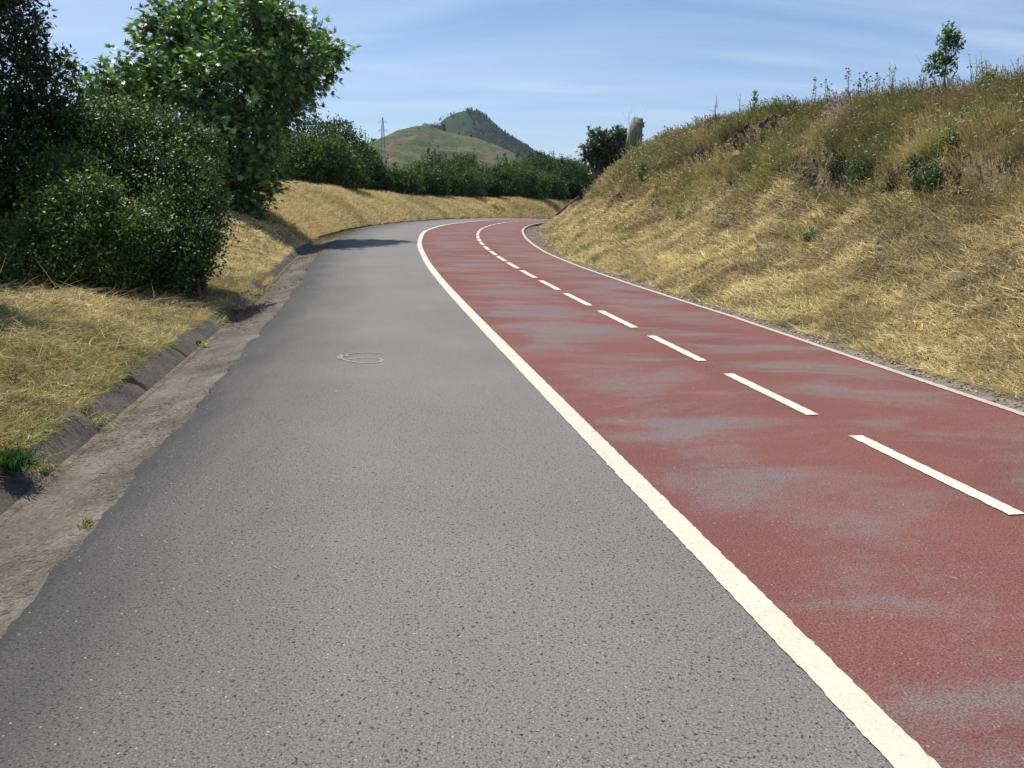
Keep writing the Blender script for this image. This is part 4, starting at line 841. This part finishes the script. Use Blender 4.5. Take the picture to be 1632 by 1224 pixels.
# dead twigs beside the pillar
def weed(name, x, yb, yt, label, cat="plant", stems=5, leaves=60, leaf=.035, tints=MD, spread=.25, flower=None, fl_n=6, fl_s=.035, fl_t_=None, stemr=.004, back=0.0, sd=0, group=None, stemcol=(.14, .17, .06), basep=None):
    g = np.random.default_rng(sd + int(x)); p = basep if basep is not None else spot(x, yb, back); D = p[1]; top = px(x, yt, D); h = max(.15, top[2] - p[2]); e = empty(name, p, label, cat, group)
    gs, tips, lp, ld = Geo(), [], [], []
    k9 = max(1, D / 11)
    for i in range(stems):
        a = g.uniform(0, 6.28); r = g.uniform(0, spread) * h; tp = p + np.array([math.cos(a) * r + (top[0] - p[0]) * .5, math.sin(a) * r, h * (g.uniform(.6, 1.0) if i else 1.0)]); mid = (p + tp) / 2 + g.normal(0, .05 * h, 3)
        gs.add(*tube([p - (0, 0, .05), mid, tp], [stemr * k9, stemr * .8 * k9, stemr * .5 * k9], 5), tint=stemcol); tips.append(tp)
        for j in range(3 if flower else 1):
            f = g.uniform(.5, .9); q = p + (tp - p) * f; b2 = q + g.normal(0, .13 * h, 3) + (0, 0, .12 * h); gs.add(*tube([q, b2], [stemr * .5 * k9, stemr * .3 * k9], 4), tint=stemcol); tips.append(b2)
        kk = max(1, leaves // stems); f = g.uniform(.05, .97, kk)[:, None]; lp.append(p + (mid - p) * np.minimum(f * 2, 1) + (tp - mid) * np.clip(f * 2 - 1, 0, 1)); ld.append(g.normal(0, 1, (kk, 3)) + (0, 0, .5))
    rebase(gs.build("stem", M_SOLID), e)
    if leaves:
        lp, ld = np.concatenate(lp), np.concatenate(ld); ld /= np.linalg.norm(ld, axis=1)[:, None]; lp = lp + ld * leaf * .4; tm = fold_leaf(.26, .1)
        V, F = instance(*tm, lp, frames(ld, g.normal(0, .5, lp.shape) + (0, 0, 1)), leaf * k9 ** .5 * g.uniform(.6, 1.3, len(lp)))
        tn = np.array(tints)[g.integers(0, len(tints), len(lp))] * g.uniform(.7, 1.35, (len(lp), 1)); rebase(mesh("leaves", V, F, M_LEAF, tint=np.repeat(tn, 5, 0)), e)
    if flower is not None:
        for tp in tips[:fl_n]:
            gf = Geo()
            for _ in range(7):
                d = g.normal(0, 1, 3); d[2] = abs(d[2]); d /= np.linalg.norm(d); gf.add(*box(tp + d * fl_s * .4, (fl_s * .25, 0, 0), (0, fl_s * .25, 0), (0, 0, fl_s * .3), fl_s * .08), tint=np.array(flower) * g.uniform(.7, 1.3))
            rebase(gf.build("flower_head", M_PETAL), e)
    return e
weed("dead_twigs", 997, 232, 178, "thin bare twigs sticking up left of the ruined pillar", stems=4, leaves=0, spread=.35, stemcol=(.16, .14, .10), stemr=.0022, sd=1)
# sapling
p = spot(1505, 124); D = p[1]; bl = blobs_px([(1516, 52, 9, D), (1508, 68, 10, D), (1520, 78, 9, D), (1500, 92, 8, D), (1492, 104, 13, D), (1506, 108, 12, D), (1512, 45, 5, D), (1522, 62, 6, D)])
e = empty("sapling", p, "young leafy sapling standing highest on the crest of the right bank", "sapling"); crown("crown", bl, 190, 7, .052, fold_leaf(.34, .1), [(.05, .10, .03), (.035, .075, .025), (.065, .12, .035)], e, .05, .5, M_LEAF, 61, .3); limbs(p, bl, .016, e, 61, 1)
def tuft(x, y, r, label, tints, size=.045, n=160, sd=0, name="bush", sq=1.0):
    p = hit(x, y + r * .5); D = p[1]; bl = blobs_px([(x, y, r * .7, D - .05), (x - r * .5, y + r * .3, r * .45, D), (x + r * .5, y + r * .2, r * .45, D), (x + r * .1, y - r * .5, r * .4, D + .05)]); e = empty(name, p, label, "bush")
    crown("crown", bl, n, 8, size, fold_leaf(.3, .1), tints, e, .06, .5, M_LEAF, 300 + int(x), .3, jit=.2); limbs(p, bl[:3], .012, e, int(x), 2); return e
tuft(1425, 118, 18, "dark green bushy weed on the crest left of the sapling", [(.035, .075, .02), (.05, .09, .03)], .04, 200)
tuft(1528, 132, 20, "olive bramble at the foot of the sapling, on its right", [(.07, .08, .03), (.05, .065, .02), (.09, .07, .04)], .045, 240)
tuft(1578, 138, 20, "green leafy clump on the crest near the right edge", [(.05, .09, .025), (.07, .11, .03)], .045, 240)
tuft(1335, 262, 15, "small dark bush left of the bush on the shaded ledge", [(.035, .055, .022), (.05, .07, .03)], .035, 110)
tuft(1425, 292, 15, "dull brownish green bush halfway along the shaded ledge", [(.07, .065, .03), (.05, .055, .025)], .035, 130)
tuft(1455, 262, 14, "dark leafy sprig above the bush at the right end of the ledge", [(.04, .065, .022), (.05, .08, .03)], .035, 90)
tuft(1370, 276, 27, "dark green bush growing over the left end of the shaded ledge", [(.03, .055, .02), (.05, .075, .03)], .035, 240)
tuft(1482, 285, 24, "dark green bush low on the slope at the right end of the shaded ledge", [(.025, .05, .018), (.04, .065, .025)], .035, 260)
tuft(1512, 232, 20, "narrow dark green bush in the middle of the tall dry grass", [(.035, .06, .022), (.05, .08, .03)], .035, 180)
tuft(1540, 190, 16, "green broad leaved weed in the dry grass below the sapling", [(.07, .12, .03), (.05, .09, .025)], .05, 120)
tuft(1082, 344, 9, "small bright green leafy plant on the bare part of the slope", [(.09, .17, .03), (.07, .14, .03)], .04, 60)
tuft(1288, 378, 11, "low grey green plant lying in the mown straw", [(.13, .17, .06), (.09, .12, .05)], .04, 60)
tuft(1137, 172, 12, "small dark leaved shrub on the crest between pillar and yellow green spike", [(.045, .05, .035), (.06, .055, .045)], .06, 80)
weed("tall_weed", 1137, 188, 152, "thin twigs rising from the small dark shrub on the crest", stems=3, leaves=14, leaf=.05, tints=[(.05, .055, .035)], spread=.2, sd=5)
weed("tall_weed", 1196, 176, 142, "yellow green spiky plant on the crest above the earth scar", stems=6, leaves=140, leaf=.05, tints=LT, spread=.3, sd=6)
weed("tall_weed", 1178, 176, 148, "thin bare stalk left of the yellow green spiky plant", stems=2, leaves=6, stemcol=(.2, .18, .1), spread=.12, sd=7)
weed("tall_weed", 1022, 300, 252, "blue green feathery weed growing on the slope below the pillar", stems=12, leaves=420, leaf=.06, tints=[(.08, .13, .06), (.10, .15, .07)], spread=.45, sd=8)
weed("tall_weed", 1012, 268, 236, "smaller feathery green weed directly under the pillar", stems=7, leaves=180, leaf=.05, tints=[(.09, .13, .05)], spread=.4, sd=9)
for x, yb, yt, lb in ((1296, 160, 124, "leftmost thistle with small dark pink heads on the crest"), (1319, 152, 127, "second thistle from the left on the crest, shorter than its neighbours"), (1353, 146, 110, "tallest pink headed thistle on the crest"), (1367, 142, 117, "thistle leaning right beside the tallest one"), (1382, 140, 116, "thistle with two spaced heads halfway to the dark crest weed"), (1393, 136, 117, "rightmost thistle, next to the dark green crest weed")):
    weed("thistle", x, yb, yt, lb, "thistle", stems=2, leaves=36, leaf=.045, tints=[(.07, .10, .04), (.05, .08, .035)], spread=.16, flower=(.22, .05, .11), fl_n=5, fl_s=.026, stemr=.0032, group="pink thistles on the crest", sd=int(x))
for x, yb, yt, lb in ((1547, 120, 86, "tall leafy stem right of the sapling"), (1556, 114, 80, "tallest leafy stem of the group right of the sapling"), (1566, 114, 92, "shorter leafy stem at the right of the group beside the sapling"), (1418, 118, 98, "branching stem rising from the dark green crest weed"), (1466, 122, 100, "thin flowering stem left of the sapling")):
    weed("tall_weed", x, yb, yt, lb, stems=3, leaves=50, leaf=.038, tints=[(.09, .12, .05), (.07, .10, .04)], spread=.2, sd=int(x))
# mauve flowers running down the bank from the crest
m = 420; f = rng.random(m); xs = 1362 - 46 * f + rng.normal(0, 7 + 4 * f, m); ys = 148 + 62 * f + rng.normal(0, 5, m); P = np.array([hit(a, b, 9, 24) for a, b in zip(xs, ys)]); kp = P[:, 1] < 23; P = P[kp]; m = len(P); P[:, 2] += rng.uniform(.12, .3, m)
gg = Geo(); V, F = instance(*fl_t, P, frames(rng.normal(0, 1, (m, 3)), rng.normal(0, .5, (m, 3)) + (-.2, -.8, .5)), rng.uniform(.016, .032, m)); gg.add(V, F, tint=np.repeat(np.array([.42, .27, .40]) * rng.uniform(.7, 1.35, (m, 1)), 5, 0))
sd_ = (.0022, 0, 0); V = np.stack([P - (0, 0, .3), P - (0, 0, .3) + sd_, P + sd_, P], 1).reshape(-1, 3); gg.add(V, np.arange(4 * m).reshape(m, 4), tint=(.13, .15, .06)); tag(gg.build("mauve_flowers", M_PETAL), kind='stuff')
# iron stakes and rocks in the scar
for x, yb, yt, lb in ((1198, 230, 190, "taller thin iron stake in front of the earth scar"), (1213, 224, 205, "shorter thin iron stake in the hollow of the earth scar")):
    p = hit(x, yb); tp = px(x, yt, p[1]); o = Geo().add(*tube([p - (0, 0, .1), (p + tp) / 2, tp], [.012, .012, .011], 6), tint=(.17, .15, .13)).build("iron_stake", M_SOLID); c = p.copy(); n_ = len(o.data.vertices)
    rebase(o, bpy.data.objects.new("tmp", None)) if False else None; tag(o, lb, "stake", "iron stakes in the scar")
def rock(x, y, r, lb, tint, sd):
    g = np.random.default_rng(sd); p = hit(x, y); import bmesh
    bm = bmesh.new(); bmesh.ops.create_icosphere(bm, subdivisions=3, radius=1); V = np.array([v.co[:] for v in bm.verts]); F = np.array([[v.index for v in f.verts] for f in bm.faces]); bm.free()
    cuts = g.normal(0, 1, (9, 3)); cuts /= np.linalg.norm(cuts, axis=1)[:, None]
    for c in cuts: dd = V @ c; V = V - np.clip(dd - .62, 0, None)[:, None] * c
    V = V * np.array([1.2, .9, .75]) * r + V * (g.normal(0, .015, (len(V), 1))) ; o = mesh("rock", V, F, M_ROCK, tint=tint); o.location = p; o.rotation_euler = (0, 0, g.uniform(0, 6)); tag(o, lb, "rock")
M_ROCK = leaf_mat("rock", 0.0, .95, .1)
rock(1176, 250, .20, "yellowish rock sticking out below the earth scar", (.34, .25, .12), 1)
rock(1165, 253, .11, "smaller yellowish rock left of the bigger one below the scar", (.32, .23, .11), 2)
rock(1202, 238, .10, "pale clod at the foot of the taller iron stake", (.33, .25, .14), 3)
rock(1212, 178, .07, "small pale stone in the upper part of the earth scar", (.4, .34, .24), 4)
rock(1317, 260, .035, "tiny pale stone on the slope left of the dark ledge bush", (.5, .42, .3), 5)
# clods and small stones over the slope
import bmesh
bm = bmesh.new(); bmesh.ops.create_icosphere(bm, subdivisions=1, radius=1); IV = np.array([v.co[:] for v in bm.verts]); IF = np.array([[v.index for v in f.verts] for f in bm.faces]); bm.free()
s, w, u, P, d = scatter(26000, -2, 45, lambda s, w: wu(s, w * .95), 10, 1); w = w * .95; kp = (rng.random(len(s)) < .25 + .75 * in_scar(s, w, 1.1)); P = P[kp]; d = d[kp]; m = len(P); sz = np.minimum(rng.gamma(2, .010, m) + .006, .045)
V, F = instance(IV * [1, .8, .65], IF, P, frames(rng.normal(0, 1, (m, 3)), rng.normal(0, 1, (m, 3))), sz); V = V + rng.normal(0, .0035, V.shape); tag(mesh("clods", V, F, M_SOLID, tint=np.repeat(np.array([.19, .135, .08]) * rng.uniform(.5, 1.5, (m, 1)), len(IV), 0)), kind='stuff')
# broken soil in the two scars
m = 9000; s = np.where(rng.random(m) < .6, rng.uniform(12.7, 16.6, m), rng.uniform(6, 10.4, m)); w = rng.uniform(.5, 1.1, m); kp = in_scar(s, w, .95); s, w = s[kp], w[kp]; P = surf(s, wu(s, w)); m = len(s)
V, F = instance(IV * [1, .8, .65], IF, P, frames(rng.normal(0, 1, (m, 3)), rng.normal(0, 1, (m, 3))), rng.gamma(2.0, .011, m).clip(.008, .07)); V = V + rng.normal(0, .004, V.shape); tag(mesh("clods", V, F, M_SOLID, tint=np.repeat(np.array([.20, .135, .075]) * rng.uniform(.35, 1.7, (m, 1)), len(IV), 0)), kind='stuff')
# grit along the right channel and the toe of the bank
s = rng.uniform(-2, 40, 9000); u = right_u(s) + .08 + rng.random(9000) ** .8 * .55; P = place(s, u, kerb_strip_z(s, u) + .004); kp = visible(P); P = P[kp]; m = len(P)
V, F = instance(IV, IF, P, frames(rng.normal(0, 1, (m, 3)), rng.normal(0, 1, (m, 3))), rng.gamma(2, .0035, m) + .002); tag(mesh("gravel", V, F, M_SOLID, tint=np.repeat(np.array([.27, .235, .185]) * rng.uniform(.5, 1.7, (m, 1)), len(IV), 0)), kind='stuff')
# concrete edge running up over the end of the slope
a, b, c_ = px(887, 343, 46.5), px(904, 328, 46), px(923, 314, 45.5)
# weeds in and beside the gutter
def gutter_weed(name, x, y, label, tints, n, L, wid, sd, z=0.0):
    g = np.random.default_rng(sd); q = gp(x, y, z); P = q + g.normal(0, 1, (n, 3)) * ((.035, .05, 0) if n > 100 else (.016, .02, 0)); P[:, 2] = [gz(*p_[:2]) + z if True else 0 for p_ in P]; s0, u0 = su_of(q[0], q[1]); P[:, 2] = z if gt_u(s0) < u0 else P[:, 2]
    d = g.normal(0, .6, (n, 3)) + (0, 0, .8); tm = fold_leaf(wid, .08); V, F = instance(*tm, P, frames(d, g.normal(0, .4, (n, 3)) + (0, 0, 1)), L * g.uniform(.5, 1.2, n)); tn = np.array(tints)[g.integers(0, len(tints), n)] * g.uniform(.7, 1.3, (n, 1))
    o = mesh(name, V - q, F, M_LEAF, tint=np.repeat(tn, 5, 0)); o.location = q; tag(o, label, "weed")
gutter_weed("weed", 316, 549, "bright green weed with broad leaves growing in the gutter", LT, 70, .05, .34, 401, -.12)
gutter_weed("weed", 326, 551, "pale yellowish weed tangled at the right of the bright green one", [(.30, .30, .12), (.2, .22, .08)], 60, .055, .12, 402, -.12)
gutter_weed("grass_tuft", 18, 742, "dark green grass tuft hanging over the nearest gutter slab", [(.03, .07, .02), (.045, .09, .025), (.03, .06, .03)], 700, .09, .045, 403, .0)
gutter_weed("weed", 138, 836, "dry brownish weed at the crumbling edge of the tarmac", [(.20, .17, .05), (.13, .14, .04)], 70, .035, .1, 404, -.04)
gutter_weed("weed", 410, 468, "dry olive grass clump between the broken gutter slabs", [(.24, .22, .08), (.15, .16, .05)], 120, .09, .07, 405, -.10)
# pale heap of hay on the outer bank's crest
q0 = hit(783, 330, 20, 90); g = np.random.default_rng(9); m = 2600; d = g.normal(0, 1, (m, 3)); d[:, 2] = abs(d[:, 2]); d /= np.linalg.norm(d, axis=1)[:, None]; P = q0 + (0, .4, 0) + d * (.42, .4, .36) * g.uniform(.7, 1, (m, 1))
o = blades("hay_heap", P, d + g.normal(0, .7, (m, 3)), g.uniform(.1, .25, m), g.uniform(.015, .03, m), g.normal(0, .2, (m, 3)), STRAW * 1.1 * g.uniform(.7, 1.2, (m, 1)), True); o['kind'] = 'thing'; tag(o, "pale rounded heap of cut grass on the crest of the outer bank", "hay heap")
gg = Geo().add(*tube([a, b, c_], [.07, .08, .07], 8), tint=(.10, .10, .10)); o = gg.build("concrete_kerb", M_SOLID); tag(o, "dark concrete edging climbing over the end of the right slope", "edging")

# ------------------------------------------------------------------ haze
bpy.ops.mesh.primitive_cube_add(size=1, location=(0, 0, 0)); hz = bpy.context.object; hz.name = "haze"; hz.scale = (6300, 6300, 420); hz.location = (0, 0, 202.0)
mh = bpy.data.materials.new("haze"); mh.use_nodes = True; t = mh.node_tree; t.nodes.clear(); pv = N(t, 'ShaderNodeVolumePrincipled', i_Density=0.00008, i_Anisotropy=0.2); pv.inputs['Color'].default_value = (0.80, 0.88, 1.0, 1)
ou = N(t, 'ShaderNodeOutputMaterial'); t.links.new(pv.outputs[0], ou.inputs['Volume']); hz.data.materials.append(mh); hz['kind'] = 'stuff'
